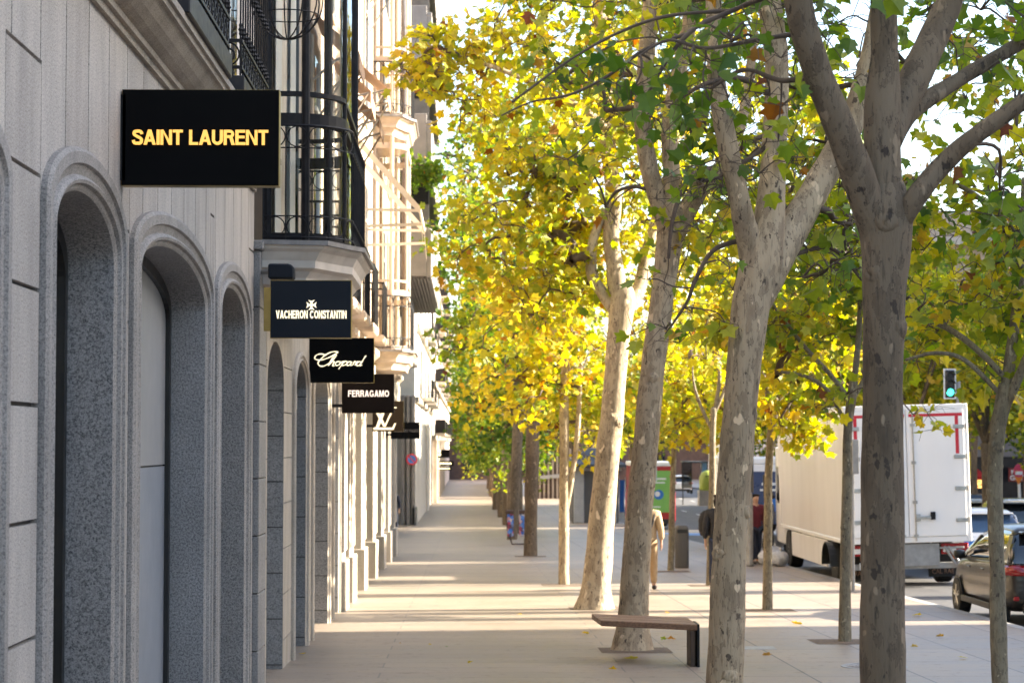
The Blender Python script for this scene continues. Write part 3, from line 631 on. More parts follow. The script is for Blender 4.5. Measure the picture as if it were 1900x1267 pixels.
# upper windows
for y in (27.2, 30.4, 33.6, 36.8, 41.0, 50.0, 53.6, 57.2):
    for z in (4.2, 8.2):
        mb = MB(); mb.box(XB, XB + .04, y - .14, y + 1.34, z - .05, z + 2.95); s = mb.build('window_surround', 'stone_sun_toned', B, bevel=0.01)
        mb = MB(); mb.box(XB + .04, XB + .05, y, y + 1.2, z, z + 2.7); mb.build('window_pane', 'glass_dark', s)
        mb = MB(); mb.box(XB + .05, XB + .075, y + .57, y + .63, z, z + 2.7); mb.box(XB + .05, XB + .075, y, y + 1.2, z + 2.0, z + 2.06); mb.build('window_frame', 'white_paint', s)
        if z < 5 and 26 < y < 42:
            mb = MB(); mb.box(XB, XB + .42, y - .25, y + 1.45, z - .32, z - .16); s2 = mb.build('balcony_slab', 'stone_sun_toned', B, bevel=0.03)
            mb = MB(); xr = XB + .40
            for q in range(15): mb.tube([(xr, y - .22 + q * .12, z - .16), (xr, y - .22 + q * .12, z + .8)], .010, 5)
            mb.box(xr - .015, xr + .015, y - .25, y + 1.46, z + .8, z + .83); mb.box(XB, xr, y - .25, y - .22, z + .8, z + .83); mb.box(XB, xr, y + 1.43, y + 1.46, z + .8, z + .83)
            for q in range(4): mb.tube([(XB + .08 + q * .1, y - .235, z - .16), (XB + .08 + q * .1, y - .235, z + .8)], .010, 5)
            mb.build('railing', 'iron', s2)
def round_poly(x0, xo, y0, y1, r, n=8):
    """plan of a bay: straight returns from the wall, rounded outer corners"""
    pts = [(x0, y0)]
    for k in range(n + 1):
        a = math.pi / 2 * k / n; pts.append((xo - r + r * math.sin(a), y0 + r - r * math.cos(a)))
    for k in range(n + 1):
        a = math.pi / 2 * k / n; pts.append((xo - r + r * math.cos(a), y1 - r + r * math.sin(a)))
    pts.append((x0, y1)); return pts
def off_poly(pts, d, x0, yc):
    return [(x + (d if x > x0 + 1e-6 else 0), y + (d if y > yc else -d)) for x, y in pts]
def bay(y0, y1, xo, zs, frame, stone, capm, parent):
    yc = (y0 + y1) / 2
    slab = [(XB, y0 - .28), (XB + .60, y0 - .16), (xo + .02, y0 + .42), (xo + .12, y0 + .62), (xo + .12, y1 - .62), (xo + .02, y1 - .42), (XB + .60, y1 + .16), (XB, y1 + .28)]
    for si, z in enumerate(zs[:-1]):
        mb = MB(); rows = []
        for d, zz in [(-.30, z - .44), (-.20, z - .43), (-.19, z - .36), (-.15, z - .30), (-.10, z - .27), (-.095, z - .20), (-.05, z - .12), (-.01, z - .09), (0, z - .06)]:
            rows.append([(x, y, zz) for x, y in off_poly(slab, d, XB, yc)])
        mb.rows(rows, False, 0, True); cb = mb.build('bay_corbel', stone, parent)
        mb = MB(); mb.prism(off_poly(slab, .035, XB, yc), 'z', z - .06, z - .015); mb.build('capping', capm, cb)
        zt = zs[si + 1] - .45
        P0 = round_poly(XB, xo - .06, y0, y1, .55); n = len(P0)
        mb = MB(); mb.rows([[(x, y, z - .014) for x, y in P0], [(x, y, zt) for x, y in P0]]); gl = mb.build('bay_glass', 'glass', parent, smooth=True)
        mb = MB()
        def ringbar(zz, h, w=.05):
            rows = []
            for q in range(n):
                x, y = P0[q]; xi, yi = off_poly(P0, -w / 2, XB, yc)[q]; xe, ye = off_poly(P0, w / 2, XB, yc)[q]
                rows.append([(xi, yi, zz), (xe, ye, zz), (xe, ye, zz + h), (xi, yi, zz + h)])
            mb.rows(rows, True)
        ringbar(z - .012, .09, .07); ringbar(z + 1.13, .12, .075); ringbar(z + 1.42, .045); ringbar(zt - .25, .12, .07)
        wp = off_poly(P0, .02, XB, yc)
        def post(x, y, r=.045, z0=z - .012): mb.tube([(x, y, z0), (x, y, zt)], r, 8)
        post(XB + .40, y0, .042); post(*P0[n // 2 - 1], .032); post(*P0[n // 2], .03); post(XB + .40, y1, .05)
        post(XB + .03, y0, .04); post(XB + .03, y1, .04)
        mb.build('bay_frame', frame, parent)
        mb = MB()
        Q = off_poly(P0, .10, XB, yc); path = []
        for k in range(len(Q) - 1):
            m = max(1, int(math.hypot(Q[k + 1][0] - Q[k][0], Q[k + 1][1] - Q[k][1]) / .06))
            for t in range(m): path.append((Q[k][0] + (Q[k + 1][0] - Q[k][0]) * t / m, Q[k][1] + (Q[k + 1][1] - Q[k][1]) * t / m))
        path.append(Q[-1])
        L = [0]
        for k in range(1, len(path)): L.append(L[-1] + math.hypot(path[k][0] - path[k - 1][0], path[k][1] - path[k - 1][1]))
        for h, r in ((.03, .009), (.235, .007), (.90, .007), (1.12, .012)): mb.tube([(x, y, z + h) for x, y in path], r, 5)
        def at(s):
            for k in range(1, len(L)):
                if L[k] >= s:
                    t = (s - L[k - 1]) / max(1e-9, L[k] - L[k - 1]); return (path[k - 1][0] + (path[k][0] - path[k - 1][0]) * t, path[k - 1][1] + (path[k][1] - path[k - 1][1]) * t)
            return path[-1]
        nb = int(L[-1] / .215)
        for q in range(nb + 1):
            s = L[-1] * q / nb; x, y = at(s)
            mb.tube([(x, y, z), (x, y, z + 1.12)], .0085, 5)
            if q < nb:
                s2 = s + L[-1] / nb / 2; w = L[-1] / nb / 2
                for zc, r in ((z + .133, .096), (z + 1.01, .10)):
                    pts = []
                    for a in range(15):
                        an = 2 * math.pi * a / 14; xx, yy = at(min(L[-1], max(0, s2 + w * .92 * math.cos(an)))); pts.append((xx, yy, zc + r * math.sin(an)))
                    mb.tube(pts, .0065, 5, cap=False)
        mb.build('railing', frame if frame == 'iron_bay' else 'iron', cb)
bay(20.98, 24.35, -1.17, (3.96, 9.4), 'iron_bay', 'stone_shade_lifted', 'lead', B)
mb = MB(); mb.box(XB, XB + .02, 21.1, 24.25, 3.97, 8.9); mb.build('bay_lightened_panel', 'stone_shade_lifted', B)  # paler panel laid over the stucco to lighten the shaded bay interior
mb = MB(); mb.rows([[(XB + .06 + .03 * math.sin(i * 1.9), 21.5 + i * .035, z) for i in range(14)] for z in (4.0, 8.8)]); mb.build('curtain', 'white_paint', B, smooth=True)
mb = MB(); mb.rows([[(XB + .06 + .03 * math.sin(i * 1.9), 23.3 + i * .035, z) for i in range(14)] for z in (4.0, 8.8)]); mb.build('curtain', 'white_paint', B, smooth=True)
bay(45.3, 48.8, -1.22, (3.96, 8.9, 13.2), 'stone_sun_toned', 'stone_sun_toned', 'lead', B)
# awnings on the upper windows: folded hoods with side arms
def hood(y0, y1, zt, zb, out, mat, parent, drop=.22, arms=True):
    mb = MB(); th = .012
    mb.add([(XB + .05, y0, zt), (XB + .05, y1, zt), (XB + out, y1, zb), (XB + out, y0, zb), (XB + .05, y0, zt - th), (XB + .05, y1, zt - th), (XB + out, y1, zb - th), (XB + out, y0, zb - th)],
           [(0, 1, 2, 3), (4, 7, 6, 5), (0, 3, 7, 4), (1, 5, 6, 2)])
    mb.box(XB + out - .006, XB + out + .006, y0, y1, zb - drop, zb - th)
    a = mb.build('awning_cloth', mat, parent)
    if arms:
        for y in (y0 + .03, y1 - .03):
            mb = MB(); mb.tube([(XB + .05, y, zb - .35), (XB + out * .55, y, zb - .10), (XB + out - .02, y, zb - .03)], .018, 6); mb.tube([(XB + .05, y, zb - .95), (XB + out - .02, y, zb - .03)], .016, 6)
            mb.build('awning_arm', 'steel', a)
for k, (y, z) in enumerate(((27.0, 7.05), (30.3, 7.1), (33.5, 7.2), (36.7, 8.2), (41.0, 11.2), (33.5, 11.2), (36.7, 11.2), (30.3, 11.0))):
    hood(y - .1, y + 1.4, z + .35, z - .15, .62, 'awning', B)
# open awning skeleton with bands
mb = MB(); y0, y1 = 37.6, 41.2; zt, zb, out = 7.35, 6.05, 1.16
def bar(p, q, w, h):
    p, q = Vector(p), Vector(q); mb.add([(p.x, p.y - w, p.z - h), (p.x, p.y + w, p.z - h), (p.x, p.y + w, p.z + h), (p.x, p.y - w, p.z + h), (q.x, q.y - w, q.z - h), (q.x, q.y + w, q.z - h), (q.x, q.y + w, q.z + h), (q.x, q.y - w, q.z + h)],
        [(0, 1, 2, 3), (7, 6, 5, 4), (0, 4, 5, 1), (1, 5, 6, 2), (2, 6, 7, 3), (3, 7, 4, 0)])
for y in (y0, y1):
    bar((XB, y, zt), (XB + out, y, zb), .015, .07); bar((XB + out, y, zb), (XB + out + .05, y, zb - .55), .015, .05)
    bar((XB, y, zb + .02), (XB + out, y, zb - .0), .012, .025); bar((XB, y, zb - .28), (XB + out + .02, y, zb - .24), .012, .025)
bar((XB + out, y0, zb), (XB + out, y0 + .001, zb), .01, .01); mb.box(XB + out - .02, XB + out + .02, y0, y1, zb - .03, zb + .03)
mb.build('awning_skeleton', 'awning_white', B)
# ================================================================ building D: concrete balconies
D = thing('balcony_building', (-2.3, 62, GZ(62)), 'grey concrete apartment block with stacked box balconies', 'building')
mb = MB(); mb.box(-8, -2.25, 62, 100, 5.6, 24); mb.build('wall', 'concrete', D)
mb = MB(); mb.box(-8, -3.35, 62, 100, -3, 5.6); mb.box(-8, -2.25, 62.0, 62.4, 4.6, 5.6); mb.build('recessed_wall', 'stucco_white', D)
for k in range(3):
    mb = MB(); mb.box(-3.33, -3.28, 66 + 11 * k, 72 + 11 * k, -2, 3.4); mb.build('window_pane', 'shop_dark', D)
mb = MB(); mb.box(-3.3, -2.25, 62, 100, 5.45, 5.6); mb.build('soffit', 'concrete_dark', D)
for k in range(6):
    z = 6.85 + 3.18 * k; xo = -1.02
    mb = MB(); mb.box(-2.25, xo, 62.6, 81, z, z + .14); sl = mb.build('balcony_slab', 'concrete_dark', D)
    mb = MB(); mb.box(xo - .14, xo + .004, 62.59, 81.01, z - .02, z + 1.35); mb.box(-2.25, xo - .14, 62.59, 62.72, z - .02, z + .62); mb.box(xo - .72, xo - .14, 62.57, 62.74, z - .02, z + 1.55); mb.build('parapet', 'concrete', D, bevel=0.01)
    mb = MB()
    for q in range(6): mb.box(-2.22 + q * .1, -2.19 + q * .1, 62.6, 62.64, z + .5, z + 1.7)
    mb.box(-2.25, xo - .7, 62.6, 62.65, z + 1.1, z + 1.14); mb.box(-2.25, xo - .7, 62.6, 62.65, z + 1.6, z + 1.64); mb.build('balcony_rail', 'slat_brown', sl)
    mb = MB(); 
    for q in range(12): mb.box(-2.24 + q * .1, -2.20 + q * .1, 63.2, 80, z - .05, z - .003)
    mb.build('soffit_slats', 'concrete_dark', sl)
    mb = MB(); mb.box(-2.24, -2.20, 64, 80, z + .2, z + 2.5); mb.build('window_pane', 'shop_dark', D)
    mb = MB(); mb.box(-2.25, xo - .1, 64.2, 64.3, z + .14, z + 2.25); mb.build('recess_dark_screen', 'concrete_dark', D)  # dark sheet set in the recess to stand for its shade
    mb = MB(); mb.box(-2.25, xo - .1, 64.15, 64.3, z + 2.25, z + 3.15); mb.build('recess_dark_screen', 'iron', D)  # black sheet for the dark slatted top of the recess
mb = MB(); mb.box(-2.25, -0.92, 62.55, 81.05, 26.0, 26.2); mb.build('roof_slab', 'concrete', D)
# shop portal
PT = thing('shop_portal', (-2.35, 60.2, GZ(60.2)), 'pale blue-white shopfront portal framing a dark doorway', 'portal')
mb = MB(); mb.box(-2.75, -2.16, 59.6, 60.0, GZ(60) - .2, 3.5); mb.box(-2.75, -2.16, 61.5, 61.9, GZ(60) - .2, 3.5); mb.box(-2.75, -2.16, 60.0, 61.5, 2.9, 3.5); mb.build('surround', 'blue_paint', PT, bevel=0.02)
mb = MB(); mb.box(-2.52, -2.46, 59.54, 59.61, GZ(60) - .2, 3.4); mb.build('pilaster_groove', 'frame_black', PT)
mb = MB(); mb.box(-2.74, -2.66, 60.0, 61.5, GZ(60) - .2, 2.9); mb.build('door', 'shop_dark', PT)
# ================================================================ building E row: pale blocks further on
E = thing('pale_corner_building', (-2.6, 100.5, GZ(100)), 'pale stone building with greenish fluted pilasters and dark iron balconies down the street', 'building')
mb = MB(); mb.box(-12, -2.42, 101.5, 150, -6, 19); mb.build('wall', 'stucco_white', E)
for k in range(3):
    x = -3.02 + k * .24; mb = MB(); mb.box(x, x + .16, 100.6, 101.4, -2.2, 4.2); mb.build('pilaster', 'concrete', E, bevel=0.02)
mb = MB(); mb.box(-3.4, -2.44, 100.95, 101.5, -2.2, 4.2); mb.build('shopfront', 'kiosk_white', E)
mb = MB(); mb.box(-2.5, -2.30, 100.6, 101.6, -2.3, -1.0); mb.build('plinth', 'granite_grey', E)
mb = MB(); mb.box(-2.42, -2.30, 130, 134, -4, 3.9); mb.build('pier', 'stucco_white', E, bevel=0.03)
for z in (3.9, 7.5, 11.1, 14.7):
    mb = MB(); mb.box(-2.6, -2.22, 101.3, 150, z, z + .25); mb.build('string_course', 'limestone', E, bevel=0.03)
    for y in (112, 124, 136):
        mb = MB(); mb.box(-2.42, -1.75, y, y + 6, z + .25, z + .42); s = mb.build('balcony_slab', 'limestone', E)
        mb = MB(); mb.box(-1.80, -1.76, y, y + 6, z + 1.35, z + 1.42)
        for q in range(40): mb.box(-1.79, -1.765, y + q * .15, y + q * .15 + .03, z + .42, z + 1.35)
        for q in range(5): mb.box(-2.4 + q * .14, -2.37 + q * .14, y, y + .03, z + .42, z + 1.35)
        mb.build('railing', 'iron', s)
        mb = MB(); mb.box(-2.42, -2.40, y + .8, y + 2.2, z + .42, z + 3.0); mb.box(-2.42, -2.40, y + 3.8, y + 5.2, z + .42, z + 3.0); mb.build('window_pane', 'shop_dark', E)
E2 = thing('far_building', (-2.5, 160, GZ(160)), 'pale pinkish building beyond the corner building, far along the left side', 'building')
mb = MB(); mb.box(-14, -2.35, 151, 300, -6, 20); mb.build('wall', 'stucco_pink', E2)
for z in (2.2, 6.0, 9.8, 13.6):
    mb = MB(); mb.box(-2.5, -2.1, 150.9, 300, z, z + .3); mb.build('string_course', 'limestone', E2)
    for y in (160, 178, 196, 214, 232, 250):
        mb = MB(); mb.box(-2.35, -1.55, y, y + 7, z + .3, z + .5); s = mb.build('balcony_slab', 'limestone', E2)
        mb = MB(); mb.box(-1.6, -1.55, y, y + 7, z + .5, z + 1.5); mb.box(-2.3, -1.6, y, y + .05, z + .5, z + 1.5); mb.build('railing', 'iron', s)
for k, y in enumerate((153, 163, 176, 190, 206)):
    mb = MB(); mb.box(-2.4, -2.05, y, y + 2.2, -5, 2.2); mb.build('pier', 'limestone', E2)
MAT['brick_brown'] = M('brick_brown', (0.16, 0.10, 0.075), (0.11, 0.07, 0.055), 1.5, 0.85)
END = thing('end_building', (8, 302, GZ(302)), 'dull brown building closing the far end of the street behind the trees', 'building')
mb = MB(); mb.box(-30, 34, 302, 320, -8, 9); mb.build('wall', 'brick_brown', END)
for i in range(9):
    for j in range(4):
        mb = MB(); mb.box(-26 + i * 6.4, -23.4 + i * 6.4, 301.6, 301.99, -2 + j * 3.8, .4 + j * 3.8); mb.build('window_pane', 'shop_dark', END)
# across the street, visible behind the lorry: corner building with shops
X = thing('shop_corner_building', (36, 121, GZ(121)), 'cream building with dark shopfronts across the street behind the parked cars', 'building')
mb = MB(); mb.box(24.5, 60, 122, 150, -4, 15.2); mb.build('wall', 'stucco', X)
mb = MB(); mb.box(24.3, 60.2, 121.4, 122, 1.2, 2.6); mb.build('fascia', 'concrete', X)
for z in (5.6, 9.4, 13.2):
    mb = MB(); mb.box(24.2, 60.2, 121.2, 122, z, z + .4); mb.build('string_course', 'limestone', X)
    for i in range(7):
        mb = MB(); mb.box(26 + i * 3.8, 27.6 + i * 3.8, 121.9, 121.99, z - 2.6, z - .4); mb.build('window_pane', 'shop_dark', X)
for i in range(5):
    mb = MB(); mb.box(24.8 + i * 4, 28.4 + i * 4, 121.7, 121.95, GZ(121), 1.2); mb.build('shop_window', 'shop_dark', X)
# ---- added unseen blocks across the street, cut to shade the pavement in bands
SH = Vector((TOSUN.x, TOSUN.y)).normalized(); TE = math.tan(SUN_EL)
def block(ya, yb, h, mat='stucco_white', x=40.0, depth=9.0, yref=1.0):
    k = SH.y / SH.x
    q = [(x, ya + k * (x - yref)), (x, yb + k * (x - yref)), (x + depth, yb + k * (x + depth - yref)), (x + depth, ya + k * (x + depth - yref))]
    mb = MB(); mb.prism(q, 'z', -6, h); return mb
nb_ = 0
for ya, yb, mg in ((-60, 29.5, 10.5), (31.4, 32.0, 1.1), (32.9, 33.5, 1.0), (38.0, 39.2, 1.2), (42.9, 44.6, 1.0), (46.3, 53.2, 1.2), (54.8, 88.5, 4.3), (95, 146, 3.0), (175, 300, 2.5)):
    h = 39.0 * TE + mg
    T = block(ya, yb, h); o = T.build('shade_block', 'stucco_white')
    if yb - ya > 5:
        kk = SH.y / SH.x * 39.0; y = max(ya, -10) + kk + 2.0
        while y < yb + kk - 2.5:
            for fl_ in range(5):
                mb = MB(); mb.box(39.94, 39.995, y, y + 1.4, -1 + 3.6 * fl_ + .2, -1 + 3.6 * fl_ + 2.4); mb.build('window_pane', 'shop_dark', o)  # panes only dress the added blocks
            y += 5.0
    tag(o, 'plain pale block added out of view to shade the pavement in bands', 'building', 'added shade blocks across the street')
# ================================================================ hanging shop signs
SG = 'projecting signs along the arcade'
def sign(px0, px1, py0, py1, Y, mat, label, thick=.10, edge='brass', bracket=True, lip=.0015):
    a = P(px0, py1, Y); c = P(px1, py0, Y); x0, x1, z0, z1 = a.x, c.x, a.z, c.z
    t = thing('shop_sign', ((x0 + x1) / 2, Y, z0), label, 'sign', SG)
    mb = MB(); mb.box(x0 + lip, x1 - lip, Y, Y + thick, z0 + lip, z1 - lip); mb.build('panel', mat, t, bevel=.002)
    mb = MB(); e = .012
    mb.box(x0, x1, Y + .012, Y + thick - .01, z1 - .004, z1 + .001); mb.box(x0, x1, Y + .012, Y + thick - .01, z0 - .001, z0 + .004); mb.box(x1 - .004, x1 + .001, Y + .012, Y + thick - .01, z0, z1); mb.box(x0 - .001, x0 + .004, Y + .012, Y + thick - .01, z0, z1)
    mb.build('edge_trim', edge, t)
    if bracket:
        mb = MB(); mb.box(-2.1, x0 + .01, Y + .03, Y + .06, z1 - .12, z1 - .07); mb.box(-2.1, x0 + .01, Y + .03, Y + .06, z0 + .08, z0 + .13); mb.box(-2.06, -2.0, Y, Y + .09, z0 + .03, z1 - .03); mb.build('bracket', 'iron', t)
    return t, x0, x1, z0, z1
def sign_text(t, s, px0, px1, py0, py1, Y, mat, bold=0.0):
    a = P(px0, py1, Y); c = P(px1, py0, Y)
    text_obj('lettering', s, c.x - a.x, c.z - a.z, ((a.x + c.x) / 2, Y - .002, (a.z + c.z) / 2), mat, t, bold)
def sign_letters(t, s, px0, px1, py0, py1, Y, mat, w, gap):
    a = P(px0, py1, Y); c = P(px1, py0, Y); letters('lettering', s, a.x, c.x, a.z, c.z, Y, mat, t, w, gap)
Y = 12.62
t, *_ = sign(225, 518, 167, 344, Y, 'sign_black', 'largest black sign with gold capital letters, nearest on the granite wall', .12)
sign_letters(t, 'SAINT LAURENT', 246, 498, 242, 269, Y, 'gold_lit', .19, .055)
Y = 20.35
t, *_ = sign(501, 652, 520, 627, Y, 'sign_navy', 'dark navy sign with a small cross emblem over lit lettering, thin brass edge', .12, bracket=False, lip=.004)
sign_letters(t, 'VACHERON CONSTANTIN', 512, 643, 576, 591, Y, 'cream_lit', .205, .08)
mb = MB(); c = P(578, 566, Y); r = .048
for k in range(4):
    a = math.pi / 2 * k; ca, sa = math.cos(a), math.sin(a)
    for dx, dz in [((.06, .5, 1.0, .82, 1.0, .5), (.06, .22, .62, 0.0, -.62, -.22))]:
        pts = [(.05, .10), (.5, .24), (1.0, .62), (.80, 0), (1.0, -.62), (.5, -.24), (.05, -.10)]
        mb.prism([(c.x + r * (u * ca - v * sa), c.z + r * (u * sa + v * ca)) for u, v in pts], 'y', Y - .012, Y - .002)
mb.box(c.x - .008, c.x + .008, Y - .012, Y - .002, c.z - .008, c.z + .008); mb.build('emblem', 'cream_lit', t)
a = P(489, 614, Y); cc = P(501, 533, Y); mb = MB(); mb.box(a.x, cc.x + .01, Y + .02, Y + .10, a.z, cc.z); mb.build('mounting_plate', 'brass', t)
Y = 27.1
t, *_ = sign(568, 694, 627, 710, Y, 'sign_black', 'black sign with flowing handwritten lettering in lit cream', .10)
strokes = [[(612, 640), (600, 634), (588, 639), (584, 650), (590, 656), (604, 655), (622, 645), (634, 634), (640, 627.5), (628, 626), (612, 636), (598, 654), (592, 668), (596, 678), (606, 679), (618, 670)],
           [(618, 670), (630, 652), (636, 640), (633, 638), (626, 652), (617, 678)], [(618, 676), (626, 663), (631, 662), (630, 668), (627, 677), (632, 677)],
           [(645, 662), (637, 664), (634, 672), (637, 677), (643, 674), (646, 666), (645, 662)], [(646, 668), (650, 664), (655, 661), (652, 668), (642, 690)], [(651, 670), (657, 662), (663, 663), (661, 672), (653, 677), (650, 675)],
           [(673, 663), (666, 664), (662, 672), (664, 677), (670, 673), (674, 663)], [(674, 664), (670, 675), (675, 676)], [(676, 676), (681, 662), (684, 665), (689, 662)], [(681, 677), (686, 666)],
           [(697, 664), (690, 664), (685, 673), (688, 678), (694, 673), (700, 660), (706, 645), (709, 641)], [(699, 662), (693, 677), (699, 675)]]
mb = MB()
for st in strokes:
    pts = [P(584 + (x - 584) * .765, 653 + (y - 627) * .5 + 0, Y - .006) for x, y in st]; pts = spline(pts, 5)
    mb.tube(pts, [.005 + .0038 * abs(math.sin(i * .35)) for i in range(len(pts))], 5)
mb.build('lettering', 'cream_lit', t)
Y = 31.4
t, *_ = sign(634, 731, 694, 766, Y, 'sign_brown', 'dark brown sign with short bold capital letters in pale pink light', .14, 'sign_brown')
sign_letters(t, 'FERRAGAMO', 646, 722, 724, 736, Y, 'white_lit', .19, .10)
Y = 42.0
t, x0, x1, z0, z1 = sign(691, 749, 744, 800, Y, 'sign_taupe', 'taupe sign with a large overlapping two-letter monogram in cream', .12)
def q(px, py): p = P(px, py, Y); return (p.x, p.z)
mb = MB()
for poly in ([(712, 752), (719, 752), (703, 793), (697, 793)], [(693, 793), (728, 793), (732, 785), (735, 785), (730, 797), (693, 797)], [(706, 750), (723, 750), (723, 752), (706, 752)]):
    mb.prism([q(*p) for p in poly], 'y', Y - .012, Y - .002)
for poly in ([(693, 757), (700, 757), (716, 791), (711, 791)], [(728, 757), (731.5, 757), (715.5, 791), (712.5, 791)], [(689, 755), (704, 755), (704, 757), (689, 757)], [(723, 755), (736, 755), (736, 757), (723, 757)]):
    mb.prism([q(*p) for p in poly], 'y', Y - .020, Y - .0125)
mb.build('monogram', 'cream_lit', t)
Y = 54.0
t, *_ = sign(725, 779, 783, 814, Y, 'sign_black', 'small black sign with dim grey letters, farthest of the hanging signs', .12, 'frame_black')
sign_letters(t, 'AUDEMARS PIGUET', 731, 776, 796.5, 801.5, Y, 'grey_letters', .15, .16)
# floodlight above the navy sign, small lamps and a camera
fl = thing('floodlight', (XB, 20.5, 3.3), 'dark blue-grey boxy floodlight on the wall above the navy sign', 'lamp')
a = P(497, 517, 20.45); c = P(545, 489, 20.45)
mb = MB(); mb.prism([(a.x, a.z), (c.x, a.z), (c.x + .0, c.z - .03), (c.x - .04, c.z), (a.x, c.z)], 'y', 20.45, 20.68); mb.build('casing', 'sign_navy', fl, bevel=.015)
mb = MB(); mb.tube([(c.x - .2, 20.6, a.z + .08), (-2.0, 20.7, a.z + .08)], .025, 8); mb.build('arm', 'steel', fl)
for px, py, Yl, lab in ((552, 648, 26.2, 'small dark lamp with a pale shade under the navy sign'),):
    s = thing('wall_lamp', P(px, py, Yl), lab, 'lamp'); p = P(px, py, Yl)
    mb = MB(); mb.lathe([(.02, .07), (.06, .06), (.075, .0), (.05, -.03), (.0, -.035)], p, 14); mb.build('lamp_shade', 'iron', s, smooth=True)
    mb = MB(); mb.lathe([(.0, -.038), (.045, -.034), (.045, -.06), (0, -.075)], p, 14); mb.build('bulb', 'white_lens', s, smooth=True)
    mb = MB(); mb.tube([(p.x, p.y, p.z + .07), (p.x - .03, p.y, p.z + .12), (-2.0, p.y, p.z + .12)], .012, 6); mb.build('arm', 'iron', s)
for px, py, Yl in ((546, 745, 26.0), (573, 750, 30.4)):
    p = P(px, py, Yl); s = thing('wall_uplight', p, ('slim white wall light beside the second pale arch' if px < 560 else 'slim white wall light just before the lit stone piers'), 'lamp', 'slim wall lights')
    mb = MB(); mb.box(p.x - .025, p.x + .03, Yl - .03, Yl + .05, p.z - .10, p.z + .10); mb.build('casing', 'white_paint', s, bevel=.01)
    mb = MB(); mb.box(p.x - .004, p.x + .01, Yl - .05, Yl - .03, p.z - .02, p.z + .26); mb.build('fin', 'steel', s)
gl = thing('wire_globe', P(533, 5, 19.9), 'hanging round iron wire cage in front of the bay window', 'lamp')
mb = MB(); c = P(533, 2, 19.9); 
for k in range(6):
    a = math.pi * k / 6; mb.tube([(c.x + .33 * math.cos(t2) * math.cos(a), c.y + .33 * math.cos(t2) * math.sin(a), c.z + .36 * math.sin(t2)) for t2 in [math.pi * 2 * i / 28 for i in range(29)]], .007, 5, cap=False)
for h, r in ((-.14, .30), (.12, .31)): mb.tube([(c.x + r * math.cos(t2), c.y + r * math.sin(t2), c.z + h) for t2 in [math.pi * 2 * i / 28 for i in range(29)]], .006, 5, cap=False)
mb.build('cage', 'iron', gl)
mb = MB(); mb.tube([(c.x, c.y, c.z + .36), (c.x, c.y, c.z + 1.1), (c.x - .5, c.y, c.z + 1.2)], .012, 6); mb.build('arm', 'iron', gl)
# round no-parking sign on the pale pier
p = P(764, 852, 100.4); ns = thing('no_parking_sign', p, 'round red and blue no-parking sign on the pale pilaster', 'sign')
mb = MB(); mb.lathe([(.0, 0), (.27, 0), (.27, .02), (0, .02)], (p.x, p.y, p.z), 24, 0, 'y'); mb.build('disc', 'red_stripe', ns)
mb = MB(); mb.lathe([(.0, .021), (.19, .021), (.19, .026), (0, .026)], (p.x, p.y, p.z), 24, 0, 'y'); mb.build('face', 'sign_blue', ns)
mb = MB(); mb.prism([(p.x - .17, p.z + .13), (p.x - .13, p.z + .17), (p.x + .17, p.z - .13), (p.x + .13, p.z - .17)], 'y', p.y - .034, p.y - .027); mb.build('bar', 'red_stripe', ns)
# far cluster of dark hanging signs and lit ring lamps
for k, (px0, px1, py0, py1, Yk) in enumerate(((808, 842, 855, 864, 165), (812, 838, 866, 872, 172))):
    a = P(px0, py1, Yk); c = P(px1, py0, Yk); t = thing('distant_sign', ((a.x + c.x) / 2, Yk, a.z), ('upper' if k == 0 else 'lower') + ' dark board with dim warm lettering far down the arcade side', 'sign', 'distant hanging boards')
    mb = MB(); mb.box(a.x, c.x, Yk, Yk + .2, a.z, c.z); mb.build('panel', 'sign_black', t, bevel=.02)
    mb = MB(); 
    for i in range(6): mb.box(a.x + (c.x - a.x) * (.12 + i * .13), a.x + (c.x - a.x) * (.20 + i * .13), Yk - .02, Yk, a.z + (c.z - a.z) * .35, a.z + (c.z - a.z) * .65)
    mb.build('lettering', 'bulb_lit', t)
p = P(815, 840, 160); t = thing('lamp_cluster', p, 'dark sign with four pale round lamps far down the arcade side', 'lamp')
mb = MB(); mb.box(p.x - .55, p.x + .75, 160, 160.2, p.z - .35, p.z + .25); mb.build('board', 'sign_black', t)
for dx in (-.3, .02):
    for dz in (-.12, .14):
        mb = MB(); mb.lathe([(0, 0), (.10, .0), (.10, .03), (0, .04)], (p.x + dx, 159.98, p.z + dz), 12, 0, 'y'); mb.build('bulb', 'bulb_lit', t)
